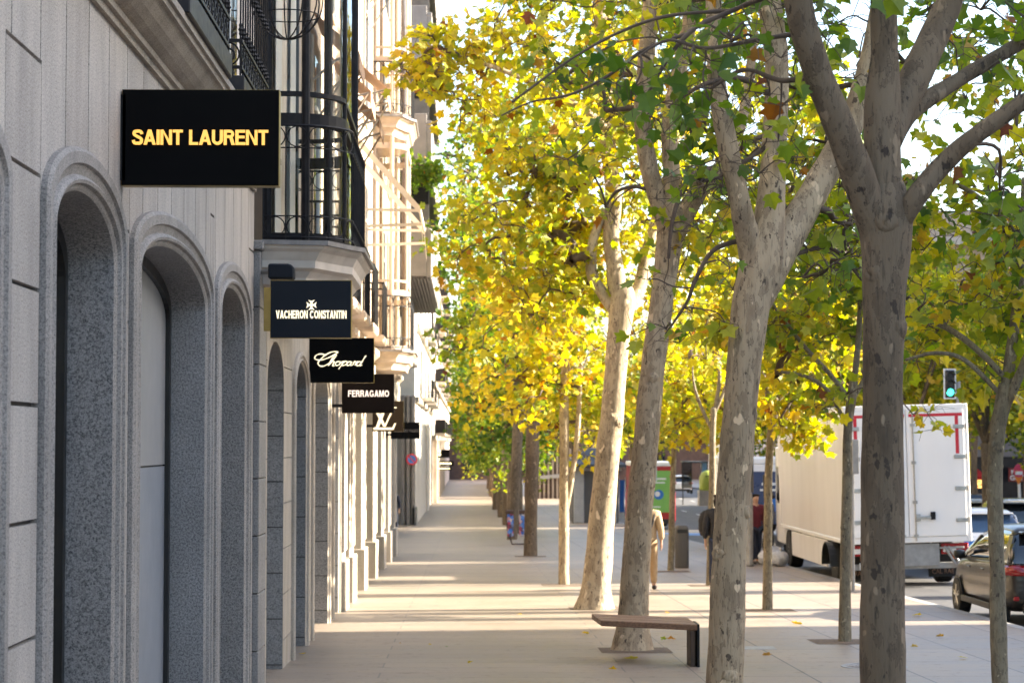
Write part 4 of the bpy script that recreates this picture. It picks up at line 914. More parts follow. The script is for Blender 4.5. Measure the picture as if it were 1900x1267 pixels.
# ================================================================ trees
HALF = np.array([(0, 0), (.26, -.07), (.54, .16), (.38, .29), (.60, .62), (.27, .64), (0, 1.02)])
LOW = np.array([(0, 0), (.42, .05), (.50, .45), (.2, .62), (0, 1.0), (-.2, .62), (-.50, .45), (-.42, .05)])
def leaves(name, cent, size, tint, drn, parent, seed, fine=True, mat='leaf'):
    rg = np.random.default_rng(seed); N = len(cent); off = np.array(wloc(parent)); cent = np.asarray(cent) - off
    y = np.asarray(drn) + rg.normal(0, .65, (N, 3)); y[:, 2] -= .45; y /= np.linalg.norm(y, axis=1)[:, None] + 1e-9
    nr = rg.normal(0, .7, (N, 3)); nr[:, 2] += .75; x = np.cross(y, nr); x /= np.linalg.norm(x, axis=1)[:, None] + 1e-9
    z = np.cross(x, y); s = np.asarray(size)[:, None, None]
    if fine:
        fold = rg.uniform(-.25, .8, N); droop = rg.uniform(-.2, .8, N); V = []
        for sg in (1, -1):
            u = HALF[:, 0] * sg; v = HALF[:, 1]; wz = np.abs(u)[None] * fold[:, None] - (v ** 2)[None] * droop[:, None] * .6
            V.append(x[:, None] * u[None, :, None] + y[:, None] * v[None, :, None] + z[:, None] * wz[:, :, None])
        co = np.concatenate(V, 1); k = 7; nv = 14; npoly = 2
    else:
        u, v = LOW[:, 0], LOW[:, 1]; co = x[:, None] * u[None, :, None] + y[:, None] * v[None, :, None]; k = 8; nv = 8; npoly = 1
        co = co - z[:, None] * (np.abs(u)[None, :, None] * .3)
    co = cent[:, None] + co * s
    me = bpy.data.meshes.new(name); tot = N * nv
    me.vertices.add(tot); me.vertices.foreach_set('co', co.reshape(-1).astype(np.float32))
    me.loops.add(tot); idx = np.arange(tot, dtype=np.int32).reshape(N, npoly, k)
    if npoly == 2: idx[:, 1] = idx[:, 1, ::-1]
    me.loops.foreach_set('vertex_index', idx.reshape(-1))
    me.polygons.add(N * npoly); me.polygons.foreach_set('loop_start', np.arange(0, tot, k, dtype=np.int32))
    try: me.polygons.foreach_set('loop_total', np.full(N * npoly, k, dtype=np.int32))
    except Exception: pass
    at = me.attributes.new('tint', 'FLOAT', 'POINT'); at.data.foreach_set('value', np.repeat(np.asarray(tint, dtype=np.float32), nv))
    me.update(calc_edges=True); me.materials.append(MAT[mat])
    o = bpy.data.objects.new(name, me); COL.objects.link(o); o.parent = parent; return o
def ridge_fn(amp, fr, seed):
    def f(p, e, r):
        q = p + e * r
        n1 = noise.noise(Vector((q.x * fr + seed, q.y * fr, q.z * fr * .35))); n2 = noise.noise(Vector((q.x * fr * 3, q.y * fr * 3 + seed, q.z * fr * 1.5)))
        return r * (1 + amp * n1 + amp * .45 * n2)
    return f
def grow(nodes, clumps, mb, rg, twig_r=.0035, tw=3, tw_len=.35, seg=5):
    """join every clump to the nearest wood (limbs or earlier clumps), thick where many clumps hang on"""
    wood = np.array([list(n) for n in nodes]); C = np.asarray(clumps); n = len(C); m = len(wood)
    P_ = np.concatenate([wood, C]); parent = np.full(n, -1); done = np.zeros(n, bool)
    W_ = np.array([1, 1, 1.25]); d0 = np.linalg.norm((C[:, None] - wood[None]) * W_, axis=2); best = d0.argmin(1); bd = d0.min(1) * 1.15
    order = []
    for _ in range(n):
        i = int(np.where(done, 1e9, bd).argmin()); done[i] = True; parent[i] = best[i]; order.append(i)
        d = np.linalg.norm((C - C[i]) * W_, axis=1) + .12; up = (~done) & (d < bd); bd[up] = d[up]; best[up] = m + i
    cnt = np.ones(n)
    for i in reversed(order):
        if parent[i] >= m: cnt[parent[i] - m] += cnt[i]
    for i in order:
        a = Vector(P_[parent[i]]); b = Vector(C[i]); L = (b - a).length
        r1 = twig_r * math.sqrt(cnt[i]) ; r0 = twig_r * math.sqrt(cnt[i] + 1) * 1.1
        if parent[i] < m: r0 *= 1.3
        j = .13 * L; mid = [a.lerp(b, t) + Vector((rg.uniform(-j, j), rg.uniform(-j, j), rg.uniform(-j, j) + .10 * L * math.sin(math.pi * t))) for t in (.33, .66)]
        pts = spline([a] + mid + [b], 3); mb.tube(pts, [r0 + (r1 - r0) * k / (len(pts) - 1) for k in range(len(pts))], seg, cap=False)
        for _ in range(tw):
            e = b + Vector((rg.gauss(0, 1), rg.gauss(0, 1), rg.gauss(-.25, .7))).normalized() * tw_len * rg.uniform(.6, 1.3)
            md = b.lerp(e, .5) + Vector((rg.gauss(0, .04), rg.gauss(0, .04), .05)); mb.tube([b, md, e], [twig_r * 1.1, twig_r * .8, twig_r * .45], 4, cap=False)
def ell_points(c, rad, n, rg, hollow=.35):
    out = []
    while len(out) < n:
        v = rg.uniform(-1, 1, 3); l = np.linalg.norm(v)
        if l < 1 and (l > hollow or rg.random() < .3): out.append(np.array(c) + v * np.array(rad))
    return out
def clump_leaves(clumps, r, per, size, mu, sd, rg, outc=None):
    cs, ss, ts, ds = [], [], [], []
    for c in clumps:
        k = max(2, int(per * 1.3 * rg.uniform(.5, 1.5))); size_ = size * .84; off = rg.normal(0, 1, (k, 3)) * np.array([r, r, r * .72]) * .55
        cs.append(np.asarray(c) + off); ds.append(off / (np.linalg.norm(off, axis=1)[:, None] + 1e-6)); ss.append(rg.uniform(.55, 1.3, k) * size_)
        m = mu + rg.normal(0, sd * .75); t = m + rg.normal(0, sd * .7, k); t = np.where(rg.random(k) < .03, rg.uniform(0, .12, k), np.clip(t, .10, 1)); ts.append(t)
    return np.concatenate(cs), np.concatenate(ss), np.concatenate(ts), np.concatenate(ds)
def px_path(pts, Y, sub=4):
    out = []; rad = []
    w3 = [(P(p[0], p[1], Y + (p[3] if len(p) > 3 else 0)), p[2] / 2 / (F / (Y + (p[3] if len(p) > 3 else 0)))) for p in pts]
    c = spline([w[0] for w in w3], sub); n = len(w3) - 1
    for i in range(len(c)):
        k = min(i // sub, n - 1); t = i / sub - k; rad.append(w3[k][1] * (1 - t) + w3[k + 1][1] * t)
    return c, rad
TREES = {}
def tree(label, Y, trunk, limbs, crowns, bark='bark', seed=1, group='plane trees along the pavement', seg=22, leaf=.17, mu=.45, sd=.16, twig=.0042, fine=True, tw=3, knots=0, extra=None, flare=True, name='plane_tree', burl=0):
    rg = np.random.default_rng(seed); rr = random.Random(seed)
    tp, tr = px_path(trunk, Y, 10)
    base = Vector((tp[0].x, tp[0].y, GZ(tp[0].y))); t = thing(name, base, label, 'tree', group)
    mb = MB(); tp[0].z = min(tp[0].z, base.z - .08)
    dn0 = (tp[-1] - tp[-4]).normalized(); r0_ = tr[-1]; e0 = tp[-1].copy()
    for q in range(1, 6):
        a = math.pi / 2 * q / 5; tp.append(e0 + dn0 * r0_ * .9 * math.sin(a)); tr.append(max(r0_ * math.cos(a), .004))
    if flare:
        for i, p in enumerate(tp):
            h = p.z - base.z
            if h < .5: tr[i] *= 1 + .28 * max(0, 1 - h / .5) ** 2
    mb.tube(tp, tr, seg, ridge=ridge_fn(.10, 4.5, seed)); nodes = []
    for L in limbs:
        lp, lr = px_path(L, Y, 8); mb.tube(lp, lr, max(10, seg - 8), ridge=ridge_fn(.09, 5.0, seed + 3)); nodes += [tuple(p) for p in lp[3:]]
    for k in range(knots):
        i = rr.randrange(8, len(tp) - 9); a = rr.uniform(math.pi, 2 * math.pi); d = Vector((math.cos(a), math.sin(a), 0)); r = tr[i]; kr = r * rr.uniform(.2, .4)
        c = tp[i] + d * (r * .92)
        mb.tube([c - d * kr * .5, c + d * kr * .15, c + d * kr * .38, c + d * kr * .34, c + d * kr * .18], [kr * 1.7, kr * 1.35, kr * .85, kr * .5, kr * .2], 10, ridge=ridge_fn(.5, 16, seed + k))
    if not nodes: nodes = [tuple(p) for p in tp[-12:-5]]
    wood = mb.build('trunk', bark, t, smooth=True)
    if burl:
        bm_ = MB(); f = r0_ * burl; top = e0; dn = dn0; rg3 = random.Random(seed)
        for k in range(9):
            a = rg3.uniform(math.pi * .9, math.pi * 2.1); q = top - dn * rg3.uniform(-.02, f * 2.6) + Vector((math.cos(a), math.sin(a), 0)) * f * .93; rr_ = f * rg3.uniform(.12, .3)
            bm_.tube([q + Vector((0, 0, rr_ * z)) for z in (-2.2, -1.2, 0, .9, 1.5)], [rr_ * .15, rr_ * .5, rr_ * .6, rr_ * .5, rr_ * .15], 10, ridge=ridge_fn(.55, 22, seed + k))
        bm_.build('burl', 'burl', wood)
    clumps = []; big = []
    tb = MB(); cs = []; ss = []; ts = []; ds = []
    allc = []
    for (px, py, cy, rx, ry, rd, n, cr, per, *o) in crowns:
        s = F / cy; c = P(px, py, cy); pts = ell_points(c, (rx / s, rd, ry / s), n, rg); allc += pts
        m2 = o[0] if o else mu
        a, b_, c_, d_ = clump_leaves(pts, cr, per, leaf, m2, sd, rg); cs.append(a); ss.append(b_); ts.append(c_); ds.append(d_)
    if allc: grow(nodes, allc, tb, rr, twig, tw)
    if extra:
        for L in extra:
            lp, lr = px_path(L[0], Y, 6); tb.tube(lp, lr, 6, cap=False, ridge=ridge_fn(.25, 20, seed))
            side = [tuple(p) for p in lp[2:]]; pts = []
            for _ in range(L[1]):
                q = rr.choice(side); pts.append(np.array(q) + np.array([rr.gauss(0, L[3]), rr.gauss(0, .25), rr.gauss(-.12, L[3] * .8)]))
            if pts:
                grow(side, pts, tb, rr, twig * .8, 4, .22)
                if L[2]:
                    a, b_, c_, d_ = clump_leaves(pts, .16, L[2], leaf * .95, L[4] if len(L) > 4 else mu, sd, rg); cs.append(a); ss.append(b_); ts.append(c_); ds.append(d_)
    if tb.v: br = tb.build('branches', 'twig', wood, smooth=True)
    if cs: leaves('crown', np.concatenate(cs), np.concatenate(ss), np.concatenate(ts), np.concatenate(ds), t, seed + 9, fine)
    return t
# --- main row
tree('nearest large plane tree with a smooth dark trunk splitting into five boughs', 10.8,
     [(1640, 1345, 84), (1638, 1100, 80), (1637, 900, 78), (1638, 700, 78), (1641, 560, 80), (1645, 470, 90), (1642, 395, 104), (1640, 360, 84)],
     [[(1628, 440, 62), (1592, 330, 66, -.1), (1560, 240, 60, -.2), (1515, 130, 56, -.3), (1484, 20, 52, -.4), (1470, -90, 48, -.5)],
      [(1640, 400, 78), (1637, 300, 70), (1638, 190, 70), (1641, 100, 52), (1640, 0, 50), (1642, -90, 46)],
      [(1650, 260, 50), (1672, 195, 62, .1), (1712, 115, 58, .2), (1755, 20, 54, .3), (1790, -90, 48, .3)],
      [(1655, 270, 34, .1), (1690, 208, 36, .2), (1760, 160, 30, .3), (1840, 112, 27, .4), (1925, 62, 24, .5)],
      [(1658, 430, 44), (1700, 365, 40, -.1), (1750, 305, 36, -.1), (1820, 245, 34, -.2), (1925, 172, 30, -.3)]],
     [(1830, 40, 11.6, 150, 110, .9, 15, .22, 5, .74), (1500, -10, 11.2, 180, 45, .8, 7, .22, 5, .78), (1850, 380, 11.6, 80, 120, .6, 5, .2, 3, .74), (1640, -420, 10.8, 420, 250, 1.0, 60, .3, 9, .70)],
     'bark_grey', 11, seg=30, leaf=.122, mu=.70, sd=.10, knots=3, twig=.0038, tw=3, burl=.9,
     extra=[([(1500, 60, 10, .1), (1400, 75, 9), (1310, 90, 7, -.1), (1240, 75, 6, -.1), (1185, 105, 4, -.1)], 8, 3, .16, .74),
            ([(1476, -20, 12, -.42), (1420, -5, 11, 0), (1360, 20, 10, .2), (1280, 60, 9), (1215, 150, 7), (1190, 215, 4)], 7, 4, .15, .74),
            ([(1280, 62, 7, 0), (1200, 90, 7), (1130, 140, 6), (1060, 175, 5), (985, 190, 4), (930, 215, 3)], 5, 4, .10, .82),
            ([(1360, 20, 8, .2), (1240, 30, 7, .2), (1150, 60, 6, .2), (1060, 110, 5, .1), (950, 190, 4)], 0, 0, .1, .8),
            ([(1512, 140, 13, -.3), (1450, 150, 11, -.1), (1380, 130, 8), (1320, 165, 5, .1)], 5, 3, .14, .72)])
tree('foreground plane tree leaning right, pale knotted trunk with a reddish scarred bough on its left', 17.1,
     [(1344, 1372, 72), (1346, 1250, 69), (1350, 1100, 66), (1358, 950, 64), (1370, 800, 63), (1383, 660, 65), (1395, 560, 71), (1410, 490, 76), (1420, 450, 66)],
     [[(1402, 560, 36), (1400, 510, 54), (1394, 462, 52), (1381, 415, 43, -.1), (1371, 365, 39, -.2), (1350, 270, 40, -.2), (1332, 170, 34, -.2), (1326, 60, 30, -.2), (1322, -80, 28, -.2)],
      [(1410, 540, 44), (1418, 490, 70), (1424, 440, 64), (1431, 370, 52), (1435, 310, 46), (1438, 250, 44), (1442, 150, 44), (1436, 60, 46), (1415, -60, 42)],
      [(1408, 570, 40, .0), (1424, 520, 62, .05), (1446, 470, 62, .1), (1475, 420, 60, .2), (1520, 340, 54, .3), (1575, 240, 50, .5), (1615, 120, 46, .6), (1650, -60, 40, .7)]],
     [(1420, -10, 17.5, 240, 90, 1.3, 22, .25, 7, .74), (1330, 300, 17.6, 120, 140, 1.0, 12, .22, 5, .7), (1540, 420, 18, 110, 120, 1.0, 14, .22, 5, .56), (1530, 200, 17.9, 90, 160, 1.0, 18, .24, 6, .56), (1700, 60, 18.2, 130, 110, 1.0, 12, .24, 6, .64), (1450, -370, 17.1, 360, 240, 1.5, 70, .35, 10, .66)],
     'bark_pale', 22, seg=28, leaf=.15, mu=.70, sd=.12, knots=8, twig=.0050, tw=5, burl=.8,
     extra=[([(1420, 440, 12), (1330, 460, 9), (1290, 520, 8), (1275, 560, 6), (1235, 620, 4)], 8, 2, .2, .6), ([(1440, 180, 14), (1370, 145, 12, -.2), (1300, 160, 9, -.3), (1240, 200, 5, -.3)], 10, 2, .2, .75),
            ([(1455, 480, 10, .2), (1540, 460, 8, .3), (1600, 520, 6, .3)], 6, 3, .2, .65), ([(1440, 260, 10), (1330, 330, 8, -.2), (1290, 330, 6, -.2)], 12, 1, .2, .6)])
tree('tall plane tree behind the low bench, straight grey trunk in shade', 25.9,
     [(1173, 1212, 66), (1176, 1150, 56), (1182, 1020, 51), (1193, 880, 48), (1206, 740, 45), (1220, 620, 43), (1233, 520, 43), (1243, 440, 50), (1245, 395, 54)],
     [[(1238, 430, 34), (1218, 360, 36), (1202, 300, 34), (1192, 210, 32), (1200, 100, 32), (1214, -60, 28)],
      [(1243, 410, 36), (1246, 330, 32), (1242, 240, 30), (1254, 160, 30, .3), (1280, 40, 28, .4), (1296, -80, 24, .5)],
      [(1250, 440, 40), (1275, 390, 38), (1310, 335, 34, -.2), (1345, 300, 26, -.3), (1380, 210, 20, -.3), (1400, 60, 16, -.3)]],
     [(1270, -300, 26, 300, 220, 2.0, 60, .4, 11, .56), (1230, 60, 26, 260, 170, 2.2, 50, .35, 10, .58), (1330, 420, 26.5, 150, 160, 1.5, 26, .3, 7, .55), (1130, 280, 26, 120, 140, 1.4, 16, .3, 7, .55), (1450, 330, 27, 120, 180, 1.5, 26, .3, 7, .54)],
     'bark_pale', 33, seg=24, leaf=.165, mu=.55, sd=.15, knots=4, tw=5, twig=.0055, burl=.7,
     extra=[([(1340, 310, 16, -.3), (1280, 330, 12, -.5), (1250, 400, 9, -.6), (1240, 480, 6, -.6)], 14, 1, .25, .5), ([(1330, 300, 14), (1400, 260, 10), (1450, 240, 8)], 12, 2, .25, .5)])
tree('plane tree with its right side in full sun and a flaring sunlit base', 34.2,
     [(1103, 1136, 64), (1108, 1080, 53), (1118, 950, 47), (1130, 820, 44), (1141, 710, 42), (1148, 620, 43), (1153, 565, 50), (1154, 545, 46)],
     [[(1146, 585, 22), (1118, 545, 22), (1098, 508, 22), (1100, 450, 18), (1122, 390, 14)],
      [(1152, 575, 40), (1142, 510, 34), (1134, 440, 30), (1138, 360, 30), (1126, 240, 30), (1122, 130, 26), (1112, 20, 24), (1106, -80, 20)],
      [(1158, 580, 28), (1186, 535, 26, .3), (1200, 470, 22, .5), (1225, 380, 18, .5), (1255, 260, 14)],
      [(1136, 250, 16), (1085, 205, 14, -.3), (1020, 170, 12, -.6), (930, 130, 9, -.8), (850, 105, 6, -.9)]],
     [(1010, 170, 34.5, 200, 190, 2.0, 95, .36, 15, .40), (830, 110, 33.6, 90, 75, .8, 26, .25, 12, .36), (1150, 330, 35.5, 190, 230, 1.8, 80, .35, 13, .42), (990, 450, 35, 170, 170, 1.6, 95, .34, 14, .38), (1260, 160, 36, 170, 240, 1.8, 60, .35, 12, .45), (1140, -20, 34.5, 260, 110, 1.8, 50, .4, 13, .45), (1290, 560, 37, 130, 200, 1.5, 50, .32, 11, .40)],
     'bark', 44, seg=24, leaf=.165, mu=.40, sd=.14, knots=6, tw=4, twig=.0062)
tree('slender pale young plane tree standing alone in the sun before the pair of old trunks', 42.3,
     [(1046, 1088, 21), (1046, 980, 19), (1047, 850, 18), (1047, 740, 17), (1052, 640, 16), (1066, 590, 14), (1080, 570, 11)],
     [[(1050, 950, 10), (1060, 890, 10), (1070, 820, 10), (1075, 740, 9), (1078, 660, 7)], [(1053, 640, 12), (1085, 560, 9), (1110, 500, 7)], [(1050, 660, 10), (1020, 600, 8), (985, 560, 6)]],
     [(1000, 610, 42.3, 130, 120, 1.6, 62, .35, 13, .36), (1080, 760, 43, 90, 100, 1.2, 32, .33, 11, .36), (940, 730, 42, 90, 80, 1.0, 26, .3, 10, .33), (1110, 620, 43, 90, 120, 1.3, 30, .33, 11, .4)],
     'bark', 55, seg=12, leaf=.17, mu=.36, sd=.13, tw=3, flare=False, twig=.006)
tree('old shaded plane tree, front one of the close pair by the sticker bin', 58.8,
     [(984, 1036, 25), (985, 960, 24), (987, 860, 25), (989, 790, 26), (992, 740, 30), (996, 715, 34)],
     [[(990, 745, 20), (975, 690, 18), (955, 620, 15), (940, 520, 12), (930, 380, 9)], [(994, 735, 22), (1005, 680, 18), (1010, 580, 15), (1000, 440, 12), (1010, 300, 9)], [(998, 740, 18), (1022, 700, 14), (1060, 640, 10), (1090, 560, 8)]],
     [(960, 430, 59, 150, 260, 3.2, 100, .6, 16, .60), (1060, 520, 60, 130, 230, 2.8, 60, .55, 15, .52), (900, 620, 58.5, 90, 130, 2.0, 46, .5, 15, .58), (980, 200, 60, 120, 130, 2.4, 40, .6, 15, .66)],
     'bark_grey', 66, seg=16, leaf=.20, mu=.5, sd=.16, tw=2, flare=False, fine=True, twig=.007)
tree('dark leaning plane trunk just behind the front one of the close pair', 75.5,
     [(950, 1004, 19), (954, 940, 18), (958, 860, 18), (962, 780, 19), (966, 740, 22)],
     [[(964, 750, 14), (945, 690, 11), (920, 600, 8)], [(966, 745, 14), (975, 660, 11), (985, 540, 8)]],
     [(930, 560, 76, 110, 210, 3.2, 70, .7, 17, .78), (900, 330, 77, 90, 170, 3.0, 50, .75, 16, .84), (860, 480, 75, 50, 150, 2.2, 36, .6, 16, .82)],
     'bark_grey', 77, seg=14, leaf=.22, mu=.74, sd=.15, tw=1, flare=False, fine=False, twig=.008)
# --- kerb row: slender young planes
KG = 'young plane trees along the kerb'
tree('young plane tree with a mottled dark trunk beside the parked bronze car', 19.6,
     [(1857, 1310, 32), (1853, 1200, 31), (1850, 1050, 29), (1846, 900, 29), (1851, 800, 28), (1862, 745, 32), (1866, 720, 30)],
     [[(1862, 750, 22), (1874, 670, 22), (1884, 590, 20), (1896, 480, 18), (1902, 330, 14)], [(1864, 755, 20), (1890, 700, 18, -.1), (1915, 640, 15, -.2), (1950, 560, 12)],
      [(1868, 705, 12), (1820, 655, 12), (1760, 610, 11, .2), (1690, 585, 9, .3), (1650, 590, 6, .3)], [(1855, 730, 10), (1790, 668, 9, -.1), (1735, 655, 7, -.1), (1680, 668, 5)], [(1896, 480, 10), (1850, 400, 11, .1), (1790, 350, 9, .2), (1720, 330, 6, .3)]],
     [(1790, 490, 20, 150, 140, 1.2, 40, .24, 7, .50), (1880, 560, 19.5, 70, 220, 1.0, 34, .24, 8, .54), (1840, 230, 19.9, 120, 200, 1.3, 30, .26, 7, .54), (1730, 380, 20.2, 90, 90, .9, 16, .24, 6, .6), (1715, 645, 20.4, 60, 40, .6, 8, .22, 5, .55)],
     'bark_dark', 88, KG, seg=18, leaf=.145, mu=.64, sd=.17, knots=9, tw=3, flare=False, twig=.0036)
tree('young plane tree with a crooked dark trunk in front of the white lorry', 27.2,
     [(1568, 1196, 25), (1568, 1120, 22), (1569, 1000, 20), (1572, 900, 19), (1573, 800, 17), (1580, 740, 18), (1584, 710, 16)],
     [[(1580, 740, 13), (1590, 660, 12), (1596, 560, 11), (1590, 430, 8)], [(1578, 745, 10), (1545, 700, 9), (1490, 640, 8), (1430, 560, 6), (1400, 520, 4)], [(1582, 740, 10), (1612, 690, 9), (1650, 630, 7), (1700, 560, 5)], [(1574, 800, 8), (1540, 730, 8), (1500, 700, 7), (1450, 690, 5)]],
     [(1500, 560, 27.4, 130, 150, 1.4, 52, .27, 9, .54), (1610, 470, 27.5, 130, 150, 1.4, 46, .27, 9, .55), (1690, 530, 28, 100, 120, 1.3, 30, .26, 9, .46), (1520, 740, 27, 60, 40, .5, 7, .2, 6, .5), (1722, 775, 26.5, 30, 25, .4, 4, .18, 5, .30)],
     'bark_dark', 99, KG, seg=16, leaf=.155, mu=.53, sd=.17, knots=5, tw=3, flare=False, twig=.004)
tree('slim sunlit young plane tree left of the white lorry with mossy bark', 33.9,
     [(1424, 1136, 20), (1424, 1080, 17), (1425, 980, 16), (1426, 880, 15), (1432, 790, 15), (1438, 740, 15)],
     [[(1436, 750, 10), (1450, 690, 10), (1470, 620, 8), (1480, 520, 6)], [(1434, 770, 10), (1415, 700, 9), (1390, 620, 7)], [(1440, 745, 9), (1480, 710, 8), (1530, 690, 6)]],
     [(1440, 600, 32.7, 120, 150, 1.0, 58, .3, 11, .40), (1480, 770, 33.0, 60, 55, .5, 20, .26, 12, .36), (1370, 480, 32.4, 120, 150, 1.0, 44, .3, 11, .42), (1540, 640, 32.6, 90, 110, 1.0, 34, .3, 10, .4), (1500, 290, 32.5, 110, 190, 1.0, 56, .32, 10, .46)],
     'bark_dark', 111, KG, seg=14, leaf=.165, mu=.40, sd=.14, knots=4, tw=3, flare=False, twig=.005)
tree('thin young plane tree behind the man in the dark coat', 41.8,
     [(1317, 1090, 15), (1319, 1000, 14), (1322, 900, 13), (1322, 820, 12), (1324, 760, 12)],
     [[(1323, 780, 8), (1335, 700, 7), (1330, 600, 2.5)], [(1322, 800, 7), (1295, 740, 6), (1285, 690, 3), (1290, 640, 1.5)], [(1324, 770, 7), (1355, 700, 6)]],
     [(1300, 690, 44.2, 110, 150, 1.3, 74, .36, 12, .37), (1380, 720, 44, 60, 110, 1.2, 28, .34, 11, .36)],
     'bark_dark', 122, KG, seg=12, leaf=.17, mu=.37, sd=.13, knots=2, tw=3, flare=False, twig=.006)
tree('thin young plane tree beside the grey rounded litter bin', 49.0,
     [(1244, 1064, 14), (1246, 1000, 12), (1248, 900, 11), (1251, 830, 11), (1252, 790, 10)],
     [[(1252, 810, 7), (1240, 740, 6), (1230, 660, 5)], [(1252, 800, 7), (1270, 730, 6), (1285, 650, 5)]],
     [(1255, 700, 49, 100, 130, 1.8, 70, .4, 12, .37)],
     'bark_dark', 133, KG, seg=10, leaf=.18, mu=.37, sd=.13, tw=2, flare=False, twig=.006)
# --- generic planes further off: one of each kind, then copies
def local_tree(kind, h, cr, ch, n, per, leaf, mu, seed, label, group, bark='bark_grey', low=.34):
    rg = np.random.default_rng(seed); rr = random.Random(seed)
    t = thing('plane_tree', (0, 0, 0), label, 'tree', group)
    mb = MB(); fork = h * .36; r = .016 * h + .05
    tp = spline([(0, 0, -.2), (rr.uniform(-.1, .1), 0, fork * .5), (rr.uniform(-.15, .15), .05, fork)], 5); mb.tube(tp, [r * (1.25 - .35 * i / (len(tp) - 1)) for i in range(len(tp))], 12, ridge=ridge_fn(.1, 4, seed)); nodes = []
    for k in range(5):
        a = 2 * math.pi * k / 5 + rr.uniform(-.4, .4); q = rr.uniform(.35, .7) * cr
        lp = spline([tp[-1], tp[-1] + Vector((math.cos(a) * q * .35, math.sin(a) * q * .35, h * .15)), tp[-1] + Vector((math.cos(a) * q, math.sin(a) * q, h * rr.uniform(.35, .55)))], 6)
        mb.tube(lp, [r * .6 * (1 - .8 * i / (len(lp) - 1)) for i in range(len(lp))], 8); nodes += [tuple(p) for p in lp[2:]]
    w = mb.build('trunk', bark, t, local=True, smooth=True)
    lob = []
    for k in range(7):
        a = rr.uniform(0, 6.28); lob.append(((math.cos(a) * cr * .45, math.sin(a) * cr * .45, h * rr.uniform(low, .84)), (cr * rr.uniform(.4, .6), cr * rr.uniform(.4, .6), ch * rr.uniform(.22, .36))))
    pts = []
    for c, rad in lob: pts += ell_points(c, rad, n // 7, rg, .45)
    tb = MB(); grow(nodes, pts, tb, rr, .006, 0, .3, 4); tb.build('branches', 'twig', w, local=True)
    a, b_, c_, d_ = clump_leaves(pts, .55, per, leaf, mu, .17, rg); leaves('crown', a, b_, c_, d_, t, seed, False); return t
RG = 'plane trees receding along the pavement'
g1 = local_tree('a', 12.5, 3.0, 10, 190, 20, .24, .80, 201, 'plane tree in the receding row past the close pair of trunks', RG)
g2 = local_tree('b', 11.0, 2.9, 9, 180, 20, .24, .70, 202, 'plane tree in the receding row past the close pair of trunks', RG)
rr = random.Random(5)
spots = []
for i in range(22):
    y = 84.5 + i * 8.3; spots.append((1.95 + rr.uniform(-.12, .12) + (0.002 * i * i), y))
for i, (x, y) in enumerate(spots):
    o = (g1, g2)[i % 2] if i < 2 else copy_tree((g1, g2)[i % 2])
    o.location = (x, y, GZ(y)); o.rotation_euler = (0, 0, rr.uniform(0, 6.28)); k = rr.uniform(.85, 1.08); o.scale = (k, k, k)
FG = 'plane trees across the street'
h1 = local_tree('c', 12.5, 4.6, 10, 250, 20, .26, .40, 203, 'tall yellow-green plane tree across the street beyond the lorry', FG, low=.5)
h2 = local_tree('d', 11.0, 4.2, 9, 230, 20, .26, .50, 204, 'tall yellow-green plane tree across the street beyond the lorry', FG, low=.5)
pos = [(12.8, 63), (17.0, 70), (14.2, 76), (16.5, 57), (12.5, 84), (17.5, 92), (13.6, 104), (20.5, 78), (24.5, 104), (15.2, 122), (21.5, 118), (11.6, 140), (18.5, 142), (23.5, 134), (8.6, 150), (13.0, 170), (9.0, 185)]
for i, (x, y) in enumerate(pos):
    o = (h1, h2)[i % 2] if i < 2 else copy_tree((h1, h2)[i % 2])
    o.location = (x, y, GZ(y) - .1); o.rotation_euler = (0, 0, rr.uniform(0, 6.28)); k = rr.uniform(.85, 1.1); k *= .78 if i < 4 else 1; o.scale = (k, k, k)
# soil squares, roots and fallen leaves
for (px, py) in ((1178, 1206), (1105, 1128), (1045, 1085), (984, 1032), (1568, 1190), (1424, 1132), (1245, 1060), (1318, 1086)):
    g = G(px, py); w = .42
    b = MB(); b.add([(g.x - w, g.y - w, GZ(g.y - w) + .004), (g.x + w, g.y - w, GZ(g.y - w) + .004), (g.x + w, g.y + w, GZ(g.y + w) + .004), (g.x - w, g.y + w, GZ(g.y + w) + .004)], [(0, 1, 2, 3)])
    tag(b.build('soil', 'soil'), kind='structure')
rr = random.Random(8); rg = np.random.default_rng(8)
FALL = [(1180, 1222, .16, .35), (1233, 1187, .13, .6), (1250, 1186, .12, .05), (1697, 1141, .15, .12), (1242, 1137, .11, .08), (1738, 1181, .13, .08), (1487, 1158, .12, .2), (1480, 1156, .10, .1), (1140, 1242, .09, .1), (1092, 1176, .14, .15), (562, 1213, .08, .1), (742, 1194, .06, .05), (800, 1196, .05, .1), (829, 1200, .06, .9), (1474, 1075, .14, .18), (1420, 1216, .1, .06), (1700, 1200, .09, .1), (1790, 1220, .1, .2), (960, 1140, .08, .1), (870, 1230, .07, .12)]
LB = ['bright yellow fallen leaf under the bench', 'greenish fallen leaf right of the trunk behind the bench', 'dark red-brown curled fallen leaf right of the trunk behind the bench']
for i, (px, py, s, tn) in enumerate(FALL):
    g = G(px, py, .012)
    o = leaves('fallen_leaf', [tuple(g)], [s], [tn], [(rr.uniform(-1, 1), rr.uniform(-1, 1), .7)], None, 300 + i)
    me = o.data; me.transform(Matrix.Translation(-Vector(g)))
    n = len(me.vertices); a = np.zeros(n * 3); me.vertices.foreach_get('co', a); a = a.reshape(-1, 3); a[:, 2] = np.abs(a[:, 2]) * .45 + .004; me.vertices.foreach_set('co', a.ravel()); me.update(); o.location = g
    tag(o, LB[i] if i < 3 else 'small dry brown fallen leaf lying on the pavement slabs', 'leaf', 'fallen leaves on the pavement')

